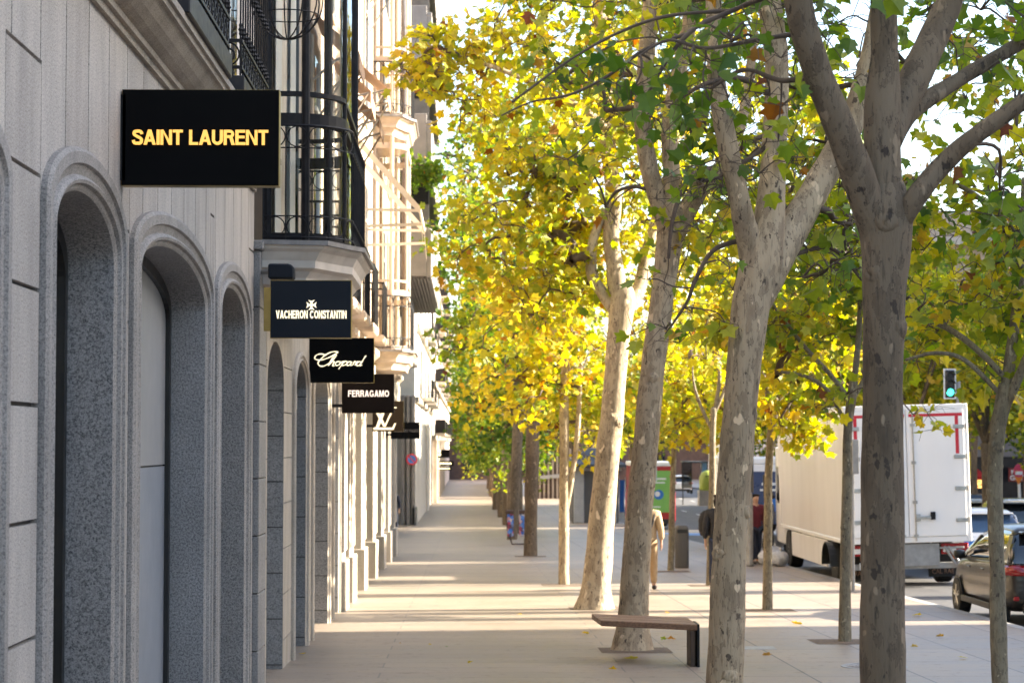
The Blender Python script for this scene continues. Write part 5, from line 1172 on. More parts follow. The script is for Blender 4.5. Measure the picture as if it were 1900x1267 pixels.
# leafy plant hanging over one of the concrete balconies
c = P(786, 322, 61.6); t = thing('balcony_plant', c, 'leafy green plant spilling over a grey concrete balcony of the far block', 'plant')
rr = random.Random(31); rg = np.random.default_rng(31); pts = [np.array((c.x + rr.gauss(0, .34), c.y - .1 + rr.gauss(0, .25), c.z + rr.gauss(0, .20))) for _ in range(34)]
mb = MB(); grow([(c.x, c.y + .7, c.z + .1)], pts, mb, rr, .005, 1, .2, 4); mb.build('stem', 'twig', t)
a, b_, c_, d_ = clump_leaves(pts, .2, 9, .17, .80, .10, rg); leaves('foliage', a, b_, c_, d_, t, 32)
# ================================================================ bench
bn = thing('bench', (2.0, 24.0, GZ(24)), 'low dark wooden bench with a single end support beside the shaded plane tree', 'bench')
gz = GZ(24.2); zs = gz + .47
nr, nl, flp, fr_ = Vector((2.52, 23.45, 0)), Vector((1.50, 24.05, 0)), Vector((1.45, 25.0, 0)), Vector((2.50, 24.45, 0))
for k in range(3):
    t0, t1 = k / 3 + .008, (k + 1) / 3 - .008
    q = [nl.lerp(flp, t0), nr.lerp(fr_, t0), nr.lerp(fr_, t1), nl.lerp(flp, t1)]
    mb = MB(); mb.prism([(p.x, p.y) for p in q], 'z', zs - .065, zs); mb.build('seat', 'wood', bn, bevel=.008)
mb = MB(); q = [nr + Vector((-.085, .05, 0)), nr + Vector((-.03, .04, 0)), nr + Vector((-.03, .42, 0)), nr + Vector((-.085, .42, 0))]
mb.prism([(p.x, p.y) for p in q], 'z', gz - .03, zs - .067); mb.build('leg', 'wood_dark', bn, bevel=.006)
mb = MB(); q = [nr + Vector((-.012, -.015, 0)), nr + Vector((.012, -.015, 0)), nr + Vector((.012, .45, 0)), nr + Vector((-.012, .45, 0))]
mb.prism([(p.x, p.y) for p in q], 'z', gz - .03, zs + .004); mb.build('end_plate', 'iron', bn)
# ================================================================ manhole covers
for px, py, w, h, lab in ((1622, 1236, .9, .7, 'round iron manhole cover beside the nearest trunk'), (1400, 1202, .5, .35, 'small dark rectangular cover between the two nearest trunks')):
    g = G(px, py); t = thing('manhole_cover', g, lab, 'manhole cover')
    mb = MB()
    if w > .6:
        mb.lathe([(0, .004), (.36, .004), (.36, .007), (0, .007)], g, 28); mb.build('frame', 'steel_dull', t)
        mb = MB(); mb.lathe([(0, .0075), (.30, .0075), (.30, .010), (0, .010)], g, 28); o = mb.build('lid', 'kerb', t)
        mb = MB(); 
        for r in (.1, .2, .27): mb.tube([(g.x + r * math.cos(a), g.y + r * math.sin(a), g.z + .011) for a in [6.2832 * i / 24 for i in range(25)]], .005, 4, cap=False)
        mb.build('ring', 'steel_dull', o)
    else:
        mb.box(g.x - .25, g.x + .25, g.y - .2, g.y + .2, g.z, g.z + .006); mb.build('lid', 'steel_dull', t)
# ================================================================ people
def skin_mesh(name, verts, edges, radii, mat, parent, root=0, sub=1):
    me = bpy.data.meshes.new(name); me.from_pydata(verts, edges, []); o = bpy.data.objects.new(name, me); COL.objects.link(o)
    o.modifiers.new('skin', 'SKIN')
    for i, r in enumerate(radii):
        sv = me.skin_vertices[0].data[i]; sv.radius = r if isinstance(r, tuple) else (r, r); sv.use_root = (i == root)
    s = o.modifiers.new('sub', 'SUBSURF'); s.levels = s.render_levels = sub
    dg = bpy.context.evaluated_depsgraph_get(); m2 = bpy.data.meshes.new_from_object(o.evaluated_get(dg)); bpy.data.objects.remove(o)
    m2.name = name; m2.materials.clear(); m2.materials.append(MAT[mat]); m2.polygons.foreach_set('use_smooth', [True] * len(m2.polygons))
    o = bpy.data.objects.new(name, m2); COL.objects.link(o); o.parent = parent; return o
def person(loc, rz, label, top, legs, h=1.75, stride=.14, arm=0.0, hair='hair_dark', bag=None):
    k = h / 1.75; t = thing('person', loc, label, 'person', None, rz)
    def S3(x, y, z): return (x * k, y * k, z * k)
    V, E, Rr = [], [], []
    def v(p, r, par=None):
        V.append(S3(*p)); Rr.append(r * k if not isinstance(r, tuple) else tuple(q * k for q in r))
        if par is not None: E.append((par, len(V) - 1))
        return len(V) - 1
    pel = v((0, 0, .96), (.13, .10)); che = v((0, .01, 1.28), (.14, .10), pel); up = v((0, 0, 1.42), (.10, .08), che); nk = v((0, .01, 1.51), .052, up); hd = v((0, .03, 1.60), (.07, .085), nk); tp = v((0, .02, 1.70), (.066, .08), hd)
    v((0, .115, 1.59), .012, hd)
    for s in (-1, 1): v((s * .072, .02, 1.595), .014, hd)
    hands = []
    for s in (-1, 1):
        sh = v((s * .17, 0, 1.41), .055, up); el = v((s * .235, -.03 + s * arm, 1.13), .042, sh); wr = v((s * .25, .05 + s * arm * 1.5, .90), .028, el); pm = v((s * .252, .06 + s * arm * 1.6, .83), (.038, .018), wr)
        for q in range(4):
            f0 = v((s * .25, .03 + q * .022 + s * arm * 1.6, .765), .010, pm); v((s * .238, .03 + q * .024 + s * arm * 1.6, .715 + abs(q - 1.6) * .008), .008, f0)
        v((s * .225, .105 + s * arm * 1.6, .80), .010, pm)
        hp = v((s * .095, 0, .90), .088, pel); kn = v((s * .10, s * stride + .03, .50), .058, hp); an = v((s * .10, s * stride * 1.7 - .03, .085), .038, kn); v((s * .11, s * stride * 1.7 + .10, .035), .03, an)
    skin_mesh('body', V, E, Rr, 'skin', t)
    J = [(0, 0, .80), (0, 0, .98), (0, .01, 1.24), (0, 0, 1.42), (0, .01, 1.50)]; JR = [(.20, .145), (.185, .135), (.185, .14), (.14, .11), (.07, .07)]
    Vj = [S3(*p) for p in J]; Ej = [(i, i + 1) for i in range(4)]; Rj = [tuple(q * k for q in r) for r in JR]
    for s in (-1, 1):
        b0 = len(Vj); Vj += [S3(s * .185, 0, 1.405), S3(s * .245, -.03 + s * arm, 1.13), S3(s * .258, .045 + s * arm * 1.45, .915)]; Rj += [.085 * k, .070 * k, .052 * k]; Ej += [(3, b0), (b0, b0 + 1), (b0 + 1, b0 + 2)]
    skin_mesh('jacket', Vj, Ej, Rj, top, t, 1)
    Vp = [S3(0, 0, .95)]; Rp = [(.15 * k, .12 * k)]; Ep = []
    for s in (-1, 1):
        b0 = len(Vp); Vp += [S3(s * .095, 0, .86), S3(s * .10, s * stride + .03, .50), S3(s * .10, s * stride * 1.7 - .02, .10)]; Rp += [.105 * k, .082 * k, .065 * k]; Ep += [(0, b0), (b0, b0 + 1), (b0 + 1, b0 + 2)]
    skin_mesh('trousers', Vp, Ep, Rp, legs, t)
    for s in (-1, 1):
        y = s * stride * 1.7; skin_mesh('shoe', [S3(s * .10, y - .07, .05), S3(s * .105, y + .04, .045), S3(s * .11, y + .16, .035)], [(0, 1), (1, 2)], [(.045 * k, .05 * k), (.047 * k, .045 * k), (.04 * k, .03 * k)], 'shoe', t, 1)
    skin_mesh('hair', [S3(0, -.015, 1.64), S3(0, -.01, 1.715), S3(0, -.05, 1.60)], [(0, 1), (0, 2)], [(.086 * k, .093 * k), (.072 * k, .08 * k), (.07 * k, .06 * k)], hair, t)
    return t
g = Vector((3.36, 40.0, GZ(40.0)))
person(g, R(180 + 170), 'person in a beige quilted jacket half hidden behind the trunk beyond the bench', 'cloth_beige', 'cloth_tan', 1.76, .12)
g2 = Vector((4.72, 40.3, GZ(40.3)))
person(g2, R(-12), 'person in a dark coat and navy trousers, half hidden by the leaning foreground trunk', 'cloth_black', 'cloth_navy', 1.78, .13)
bp = thing('backpack', (4.44, 40.5, GZ(40) + 1.0), 'rounded black backpack worn by the person in the dark coat', 'bag')
c = Vector((4.52, 40.55, GZ(40) + 1.22)); mb = MB(); mb.lathe([(0, -.24), (.12, -.23), (.155, -.12), (.155, .06), (.12, .18), (.06, .235), (0, .24)], c, 18); o = mb.build('pack', 'cloth_black', bp, smooth=True)
mb = MB(); mb.tube([(c.x + .04, c.y - .13, c.z + .2), (c.x + .12, c.y + .0, c.z + .28), (c.x + .14, c.y + .1, c.z + .1)], .018, 6); mb.build('strap', 'black_plastic', bp)
sb = thing('shoulder_strap_bag', g + Vector((.02, -.2, .9)), 'dark shoulder strap across the beige jacket', 'bag')
mb = MB(); pts = [g + Vector((x, y, z)) for x, y, z in ((.10, .08, 1.47), (.13, -.06, 1.47), (.10, -.15, 1.30), (.03, -.165, 1.10), (-.10, -.16, .92))]; mb.tube(pts, .02, 6); mb.build('strap', 'cloth_black', sb)
mb = MB(); mb.box(g.x - .24, g.x - .02, g.y - .25, g.y - .17, g.z + .72, g.z + .94); mb.build('pouch', 'cloth_black', sb, bevel=.03)
p = G(1402, 1046); person(p, R(200), 'person in a maroon jacket standing by the pile of pale plastic bags', 'cloth_maroon', 'cloth_navy', 1.72, .05)
p = G(1436, 1044); person(Vector((p.x + .05, p.y + 1.2, GZ(p.y + 1.2))), R(100), 'person in a grey-blue jacket at the front of the white lorry', 'cloth_greyblue', 'cloth_black', 1.74, .05)
p = Vector((-3.0, 90.0, GZ(90))); person(p, R(160), 'person in dark navy clothes in the shaded recess by the fluted pilasters', 'cloth_navy', 'cloth_navy', 1.70, .04)
rr = random.Random(3)
for i, (px, py, r) in enumerate(((1410, 1040, .24), (1422, 1048, .2), (1436, 1046, .26), (1446, 1050, .22), (1430, 1020, .22), (1442, 1026, .20), (1415, 1022, .2))):
    g = G(px, max(py, 1040)); z = r * .8 + (.36 if py < 1030 else 0)
    t = thing('plastic_bag', (g.x, g.y, g.z + (.33 if py < 1030 else 0)), 'crumpled pale plastic sack in the pile by the front of the lorry', 'bag', 'pale plastic sacks in a pile'); mb = MB(); rows = []
    for a in range(9):
        th = math.pi * a / 8; row = []
        for q in range(14):
            ph = 2 * math.pi * q / 14; d = Vector((math.sin(th) * math.cos(ph), math.sin(th) * math.sin(ph), math.cos(th)))
            row.append((g.x + d.x * r * 1.05, g.y + d.y * r, g.z + z + d.z * r * .85)); 
            k = 1 + .5 * noise.noise(d * 4.2 + Vector((i * 7, 0, 0))); row[-1] = (g.x + d.x * r * 1.05 * k, g.y + d.y * r * k, g.z + z + d.z * r * .85 * k)
        rows.append(row)
    mb.rows(rows, True); mb.build('sack', 'plastic_bag', t, smooth=True)
    mb = MB(); mb.tube([(g.x, g.y, g.z + z + r * .72), (g.x + .01, g.y, g.z + z + r * .9), (g.x + .05, g.y, g.z + z + r * 1.1)], [.03, .02, .06], 8); mb.build('knot', 'plastic_bag', t)
# ================================================================ street furniture
def hplace(px, Y): return P(px, 893 + F * 2 / Y, Y)
# rounded litter bin
p = G(1265, 1053); t = thing('litter_bin', p, 'dark grey rounded litter bin standing beside a thin kerb tree', 'bin')
mb = MB(); mb.rows([[(p.x + a * .165 * k, p.y + b_ * .14 * k, p.z + z) for a, b_ in [(math.copysign(abs(math.cos(w)) ** .6, math.cos(w)), math.copysign(abs(math.sin(w)) ** .6, math.sin(w))) for w in [6.2832 * i / 24 for i in range(24)]]] for z, k in ((0, .94), (.03, 1), (.8, 1), (.92, .97), (.98, .86), (1.0, .7))], True, 0, True); mb.build('shell', 'bin_grey', t, smooth=True)
mb = MB(); mb.box(p.x - .12, p.x + .12, p.y - .15, p.y - .10, p.z + .82, p.z + .90); mb.build('opening', 'black_plastic', t)
# sticker-covered bin stand
p = G(962, 1010); t = thing('sticker_bin', p, 'bin stand with two flared panels covered in blue and red stickers', 'bin')
w = .32
for sx in (-1, 1):
    mb = MB(); mb.tube([(p.x + sx * .20, p.y, p.z), (p.x + sx * .34, p.y, p.z + .45), (p.x + sx * .40, p.y, p.z + 1.15)], [.02, .035, .02], 8); mb.tube([(p.x + sx * .20, p.y, p.z + .02), (p.x, p.y, p.z + .02)], .02, 6); mb.build('leg', 'slat_brown', t)
    mb = MB(); x0, x1 = (p.x + .02, p.x + .36) if sx > 0 else (p.x - .36, p.x - .16); mb.box(x0, x1, p.y - .06, p.y + .25, p.z + .26, p.z + .98); mb.build('panel', 'sticker', t, bevel=.03)
    mb = MB(); mb.box(x0 - .01, x1 + .01, p.y - .07, p.y + .26, p.z + .98, p.z + 1.10); mb.build('rim', 'slat_brown', t, bevel=.02)
# street lamp post and sign post
p = G(1391, 1050); t = thing('street_lamp', p, 'tall grey lamp post with a thick base beside the leaning tree', 'lamp post')
mb = MB(); mb.lathe([(.10, 0), (.10, .05), (.085, .08), (.085, 1.6), (.06, 1.75), (.05, 7.5), (0, 7.52)], p, 14); mb.build('post', 'steel_dull', t, smooth=True)
mb = MB(); mb.box(p.x - .02, p.x + .10, p.y - .05, p.y + .05, p.z + 1.75, p.z + 3.3); mb.build('control_box', 'bin_grey', t, bevel=.01)
mb = MB(); mb.tube([(p.x, p.y, p.z + 7.45), (p.x + .5, p.y, p.z + 7.8), (p.x + 1.5, p.y, p.z + 7.9)], .04, 8); mb.box(p.x + 1.4, p.x + 2.1, p.y - .12, p.y + .12, p.z + 7.84, p.z + 7.94); mb.build('lamp_head', 'steel_dull', t)
p = G(1583, 1096); t = thing('sign_post', p, 'thin grey signpost with a narrow edge-on plate beside the crooked kerb tree', 'sign')
mb = MB(); mb.tube([p, p + Vector((0, 0, 2.75))], .035, 10); mb.build('post', 'steel_dull', t)
mb = MB(); mb.box(p.x - .05, p.x + .07, p.y - .3, p.y + .3, p.z + 2.15, p.z + 2.78); mb.build('plate', 'steel_dull', t, bevel=.01)
# traffic light by the lorry
def signal(px, py, Y, hh, base, label, arm=None):
    c = P(px, py, Y); s = F / Y; t = thing('traffic_light', (base, Y, GZ(Y) - .1), label, 'traffic light'); w = hh * .36
    mb = MB(); mb.box(c.x - w / 2, c.x + w / 2, Y, Y + .18, c.z - hh / 2, c.z + hh / 2); cs_ = mb.build('casing', 'black_plastic', t, bevel=.03, seg=2)
    mb = MB(); e = .03
    for x0, x1, z0, z1 in ((-w / 2 - e, w / 2 + e, hh / 2, hh / 2 + e), (-w / 2 - e, w / 2 + e, -hh / 2 - e, -hh / 2), (-w / 2 - e, -w / 2, -hh / 2, hh / 2), (w / 2, w / 2 + e, -hh / 2, hh / 2)): mb.box(c.x + x0, c.x + x1, Y + .03, Y + .05, c.z + z0, c.z + z1)
    mb.build('backing_border', 'white_paint', cs_)
    for k, m in ((1, 'red_glass'), (0, 'orange_glass'), (-1, 'green_lit')):
        zz = c.z + k * hh * .30; mb = MB(); mb.lathe([(0, .012), (w * .33, .012), (w * .36, .0), (0, 0)], (c.x, Y - .005, zz), 18, 0, 'y'); o = mb.build('lens', m if m == 'green_lit' else 'black_plastic', t)
        mb = MB(); mb.tube([(c.x + w * .42 * math.cos(a), Y - .12 + .0, zz + w * .42 * math.sin(a)) for a in [math.pi * i / 10 for i in range(11)]], .012, 5); mb.rows([[(c.x + w * .42 * math.cos(a), Y, zz + w * .42 * math.sin(a)) for a in [math.pi * i / 10 for i in range(11)]], [(c.x + w * .42 * math.cos(a), Y - .13, zz + w * .42 * math.sin(a)) for a in [math.pi * i / 10 for i in range(11)]]]); mb.build('hood', 'black_plastic', t)
    mb = MB(); mb.tube([(base, Y + .12, GZ(Y) - .13), (base, Y + .12, c.z + hh * .1)], .06, 10); mb.box(c.x, base, Y + .09, Y + .14, c.z - .1, c.z - .05); mb.build('post', 'steel_dull', t)
    if arm: 
        mb = MB(); mb.tube([(base, Y + .3, GZ(Y)), (base, Y + .3, c.z + .2)], .07, 8); mb.build('mast', 'steel_dull', t)
    return t
signal(1763, 712, 54.0, .70, P(1780, 715, 54).x, 'traffic light showing green above the back of the white lorry')
signal(1209, 868, 82.0, .95, P(1206, 868, 82).x - .05, 'traffic light showing green beside the red van, partly behind a trunk')
p = P(1860, 702, 95); t = thing('gantry_arm', (p.x + 3, 95, GZ(95)), 'pale horizontal gantry arm over the far road at the right edge', 'gantry')
mb = MB(); mb.tube([(P(1815, 701, 95).x, 95, p.z), (p.x + 3, 95, p.z)], .11, 10); mb.tube([(p.x + 3, 95, p.z + .2), (p.x + 3, 95, GZ(95) - .2)], .14, 10); mb.build('mast', 'steel', t)
# yellow-edged loading sign behind the lorry
Y = 66; a = P(1776, 888, Y); c = P(1801, 838, Y); t = thing('loading_sign', ((a.x + c.x) / 2, Y, GZ(Y) - .13), 'white sign with a yellow border and blue symbol behind the lorry', 'sign')
mb = MB(); mb.box(a.x - .3, c.x, Y, Y + .03, a.z, c.z); mb.build('border', 'yellow', t, bevel=.02)
mb = MB(); mb.box(a.x - .22, c.x - .08, Y - .012, Y - .003, a.z + .07, c.z - .07); f = mb.build('face', 'white_paint', t)
d = P(1790, 859, Y); mb = MB(); mb.box(d.x - .07, d.x + .07, Y - .022, Y - .013, d.z - .09, d.z + .09); mb.build('symbol', 'sign_blue', f)
d = P(1791, 874, Y); mb = MB(); mb.lathe([(0, 0), (.08, 0), (.08, .008), (0, .008)], (d.x, Y - .013, d.z), 14, 0, 'y'); mb.build('symbol', 'red_stripe', f)
mb = MB(); mb.tube([(c.x - .1, Y + .06, c.z), (c.x - .1, Y + .06, GZ(Y) - .15)], .04, 8); mb.build('post', 'steel_dull', t)
# pink-headed post
Y = 88; d = P(1890, 876, Y); t = thing('pink_sign_post', (d.x, Y, GZ(Y)), 'pink rounded sign on a pale leaning post near the right edge', 'sign')
mb = MB(); mb.tube([(d.x + .1, Y + .05, GZ(Y) - .1), (d.x, Y + .05, d.z)], .06, 8); mb.build('post', 'white_paint', t)
mb = MB(); mb.prism([(d.x + .21 * math.cos(w), d.z + (.34 if math.sin(w) > 0 else .22) * math.sin(w)) for w in [6.2832 * i / 20 for i in range(20)]], 'y', Y - .03, Y + .03); mb.build('face', 'pink', t, bevel=.02)
mb = MB(); mb.prism([(d.x - .17, d.z - .15), (d.x + .17, d.z - .15), (d.x + .03, d.z - .48), (d.x - .03, d.z - .48)], 'y', Y - .02, Y + .02); mb.build('lower_face', 'orange_glass', t)
mb = MB(); mb.box(d.x - .15, d.x + .15, Y - .045, Y - .032, d.z - .10, d.z + .04); mb.build('band', 'white_paint', t)
# shops across the street
Y = 121.0; a = P(1872, 893, Y); c = P(1900, 868, Y); t = thing('restaurant_sign', ((a.x + c.x) / 2, Y, a.z), 'dark red sign with cream stacked capital letters on the far shopfront', 'sign')
mb = MB(); mb.box(a.x, c.x + .6, Y, Y + .12, a.z, c.z); mb.build('panel', 'red_sign', t)
text_obj('lettering', 'FIVE', .80, .24, ((a.x + c.x) / 2 + .1, Y - .01, (a.z + c.z) / 2 + .15), 'white_paint', t, .04); text_obj('lettering', 'GUYS', .95, .30, ((a.x + c.x) / 2 + .1, Y - .01, (a.z + c.z) / 2 - .17), 'white_paint', t, .04)
Y = 119.0; a = P(1800, 890, Y); c = P(1832, 874, Y); t = thing('red_awning', ((a.x + c.x) / 2, Y, a.z), 'bright red awning over the far restaurant terrace', 'awning')
mb = MB(); mb.prism([(119.0, a.z), (119.0, a.z + .18), (121.3, c.z + .1), (121.3, c.z)], 'x', a.x, c.x); mb.build('cloth', 'red_cloth', t)
mb = MB(); mb.tube([(a.x + .05, 119.05, a.z), (a.x + .05, 119.05, GZ(119))], .04, 6); mb.tube([(c.x - .05, 119.05, a.z), (c.x - .05, 119.05, GZ(119))], .04, 6); mb.build('frame', 'iron', t)
Y = 120.6; a = P(1800, 905, Y); c = P(1823, 888, Y); t = thing('menu_board', ((a.x + c.x) / 2, Y, a.z), 'orange lit menu panel with dark food pictures under the red awning', 'sign')
mb = MB(); mb.box(a.x, c.x, Y, Y + .1, a.z, c.z); mb.build('panel', 'menu_lit', t)
mb = MB()
for i, (u, v_) in enumerate(((.15, .7), (.4, .78), (.72, .7), (.25, .3), (.6, .2), (.85, .35))): mb.box(a.x + (c.x - a.x) * u - .06, a.x + (c.x - a.x) * u + .07, Y - .015, Y - .003, a.z + (c.z - a.z) * v_ - .03, a.z + (c.z - a.z) * v_ + .04)
mb.build('lettering', 'slat_brown', t)
# kiosk with black hip roof
p = G(1100, 970); t = thing('kiosk', p, 'pale street kiosk with a black hipped roof and projecting eaves', 'kiosk'); x0, x1, y0, y1 = 5.0, 7.6, p.y, p.y + 3; g = GZ(p.y)
mb = MB(); mb.box(x0 + .2, x1 - .15, y0 + .1, y1, g, g + 2.6); mb.build('wall', 'bin_grey', t)
for xx in (x0 + .25, x0 + 1.3, x1 - .75):
    mb = MB(); mb.box(xx, xx + .52, y0, y0 + .12, g, g + 2.55); mb.build('pilaster', 'kiosk_white', t, bevel=.03)
mb = MB(); mb.box(x0, x1, y0 - .15, y1 + .1, g + 2.55, g + 2.7); mb.build('fascia', 'kiosk_white', t)
mb = MB(); A0 = [(x0 - .35, y0 - .5), (x1 + .3, y0 - .5), (x1 + .3, y1 + .4), (x0 - .35, y1 + .4)]; rows = []
for kk, zz in ((0, 2.72), (0.02, 2.86), (.28, 3.05), (.62, 3.40), (.85, 3.62), (.97, 3.66)):
    cx_, cy_ = (x0 + x1) / 2, (y0 + y1) / 2; rows.append([(x + (cx_ - x) * kk, y + (cy_ - y) * kk, g + zz) for x, y in A0])
mb.rows(rows, True, 0, True); mb.build('roof', 'kiosk_roof', t)
# brown slatted hoarding with pale rail
FY = 168.0; p0 = P(990, 920, FY); p1 = P(1058, 920, FY); g = GZ(FY); t = thing('slatted_fence', ((p0.x + p1.x) / 2, FY, g), 'brown upright slatted fence with a pale rail left of the kiosk', 'fence')
mb = MB(); n = 26
for i in range(14): mb.box(p0.x - .6 + i * .34, p0.x - .6 + i * .34 + .14, FY, FY + .06, g, g + 3.9)
mb.build('slats', 'slat_light', t)
mb = MB(); mb.box(p0.x - .6, p1.x + .4, FY + .1, FY + .2, g, g + 3.9); mb.build('backing', 'slat_brown', t)
mb = MB(); a = P(994, 886, FY - .2); b_ = P(1056, 880, FY - .2); mb.add([(a.x, FY - .2, a.z - .18), (b_.x, FY - .2, b_.z - .18), (b_.x, FY - .2, b_.z + .12), (a.x, FY - .2, a.z + .12), (a.x, FY - .1, a.z - .18), (b_.x, FY - .1, b_.z - .18), (b_.x, FY - .1, b_.z + .12), (a.x, FY - .1, a.z + .12)], [(0, 1, 2, 3), (4, 7, 6, 5), (0, 4, 5, 1), (3, 2, 6, 7), (1, 5, 6, 2), (0, 3, 7, 4)]); mb.build('rail', 'kiosk_white', t)
# blue panel, container, shelter across the road
p = P(1154, 960, 108); t = thing('blue_panel', (p.x, 108, GZ(108)), 'narrow bright blue panel between the kiosk and a trunk', 'sign')
mb = MB(); mb.box(p.x - .12, p.x + .12, 108, 108.1, GZ(108) + .5, GZ(108) + 2.1); mb.build('face', 'sign_blue', t); mb = MB(); mb.box(p.x - .14, p.x - .12, 107.95, 108.1, GZ(108), GZ(108) + 2.15); mb.build('post', 'steel', t)
p = P(1312, 905, 150); t = thing('glass_container', (p.x, 150, p.z - .1), 'yellow-green recycling container across the far road', 'bin')
zc = P(1312, 910, 150).z; mb = MB(); mb.rows([[(p.x + .55 * k * math.cos(w), 150 + .55 * k * math.sin(w), zc + z) for w in [6.2832 * i / 18 for i in range(18)]] for z, k in ((0, .9), (.1, 1), (.9, 1), (1.25, .7), (1.4, .2))], True, 0, True); mb.build('shell', 'green_container', t, smooth=True)
mb = MB(); mb.box(p.x - .15, p.x + .15, 149.5, 149.6, zc + .9, zc + 1.05); mb.build('opening', 'black_plastic', t)
mb = MB(); mb.box(p.x - .6, p.x + .6, 149.4, 150.6, GZ(150) - .2, zc + .02); mb.build('base', 'kerb', t)
p = P(1290, 885, 152); t = thing('bus_shelter', (p.x, 152, GZ(152)), 'dark bus shelter across the far road', 'shelter'); zg = P(1290, 911, 152).z
mb = MB(); mb.box(p.x - .9, p.x + .9, 152, 153.3, zg + 2.0, zg + 2.1); mb.build('roof', 'shop_dark', t)
mb = MB(); mb.box(p.x - .85, p.x - .1, 153.2, 153.25, zg + .2, zg + 2.0); mb.build('pane', 'glass_dark', t)
mb = MB(); mb.box(p.x + .5, p.x + .85, 152.1, 153.2, zg, zg + 2.0); mb.build('advert_panel', 'car_blue', t)
mb = MB(); 
for x in (-.87, .87):
    mb.tube([(p.x + x, 152.1, GZ(152) - .2), (p.x + x, 152.1, zg + 2.0)], .04, 6)
mb.build('post', 'iron', t)
# thin cable across to the trees
a, b_ = P(795, 690, 70), P(975, 608, 64); t = MB(); t.tube([a.lerp(b_, i / 12) - Vector((0, 0, .12 * math.sin(math.pi * i / 12))) for i in range(13)], .012, 5); tag(t.build('cable', 'steel'), 'thin pale cable running from the facade to the plane trees', 'cable')
# ================================================================ vehicles
def wheel(x, y, r, w, side, parent, rim='steel', dark=False):
    mb = MB(); mb.lathe([(r * .62, -w / 2), (r * .95, -w / 2), (r, -w / 2 + .03), (r, w / 2 - .03), (r * .95, w / 2), (r * .62, w / 2)], (x, y, r), 28, 0, 'x'); ty = mb.build('wheel', 'rubber', parent, local=True, smooth=False)
    mb = MB(); xx = x + side * w * .42
    mb.lathe([(0, -.01), (r * .63, -.01), (r * .63, .01), (0, .01)], (x + side * w * .25, y, r), 24, 0, 'x'); mb.build('hub', 'black_plastic' if dark else rim, ty, local=True)
    mb = MB()
    for k in range(5):
        a = 2 * math.pi * k / 5 + .3
        for da in (-.16, .16): mb.tube([(xx, y + .1 * r * math.cos(a), r + .1 * r * math.sin(a)), (xx, y + r * .63 * math.cos(a + da), r + r * .63 * math.sin(a + da))], [.028, .02], 6)
    mb.lathe([(r * .6, -.015), (r * .66, -.015), (r * .66, .015), (r * .6, .015)], (xx, y, r), 28, 0, 'x'); mb.lathe([(0, -.02), (r * .14, -.02), (r * .14, .02), (0, .02)], (xx, y, r), 14, 0, 'x'); mb.build('rim', rim, ty, local=True); return ty
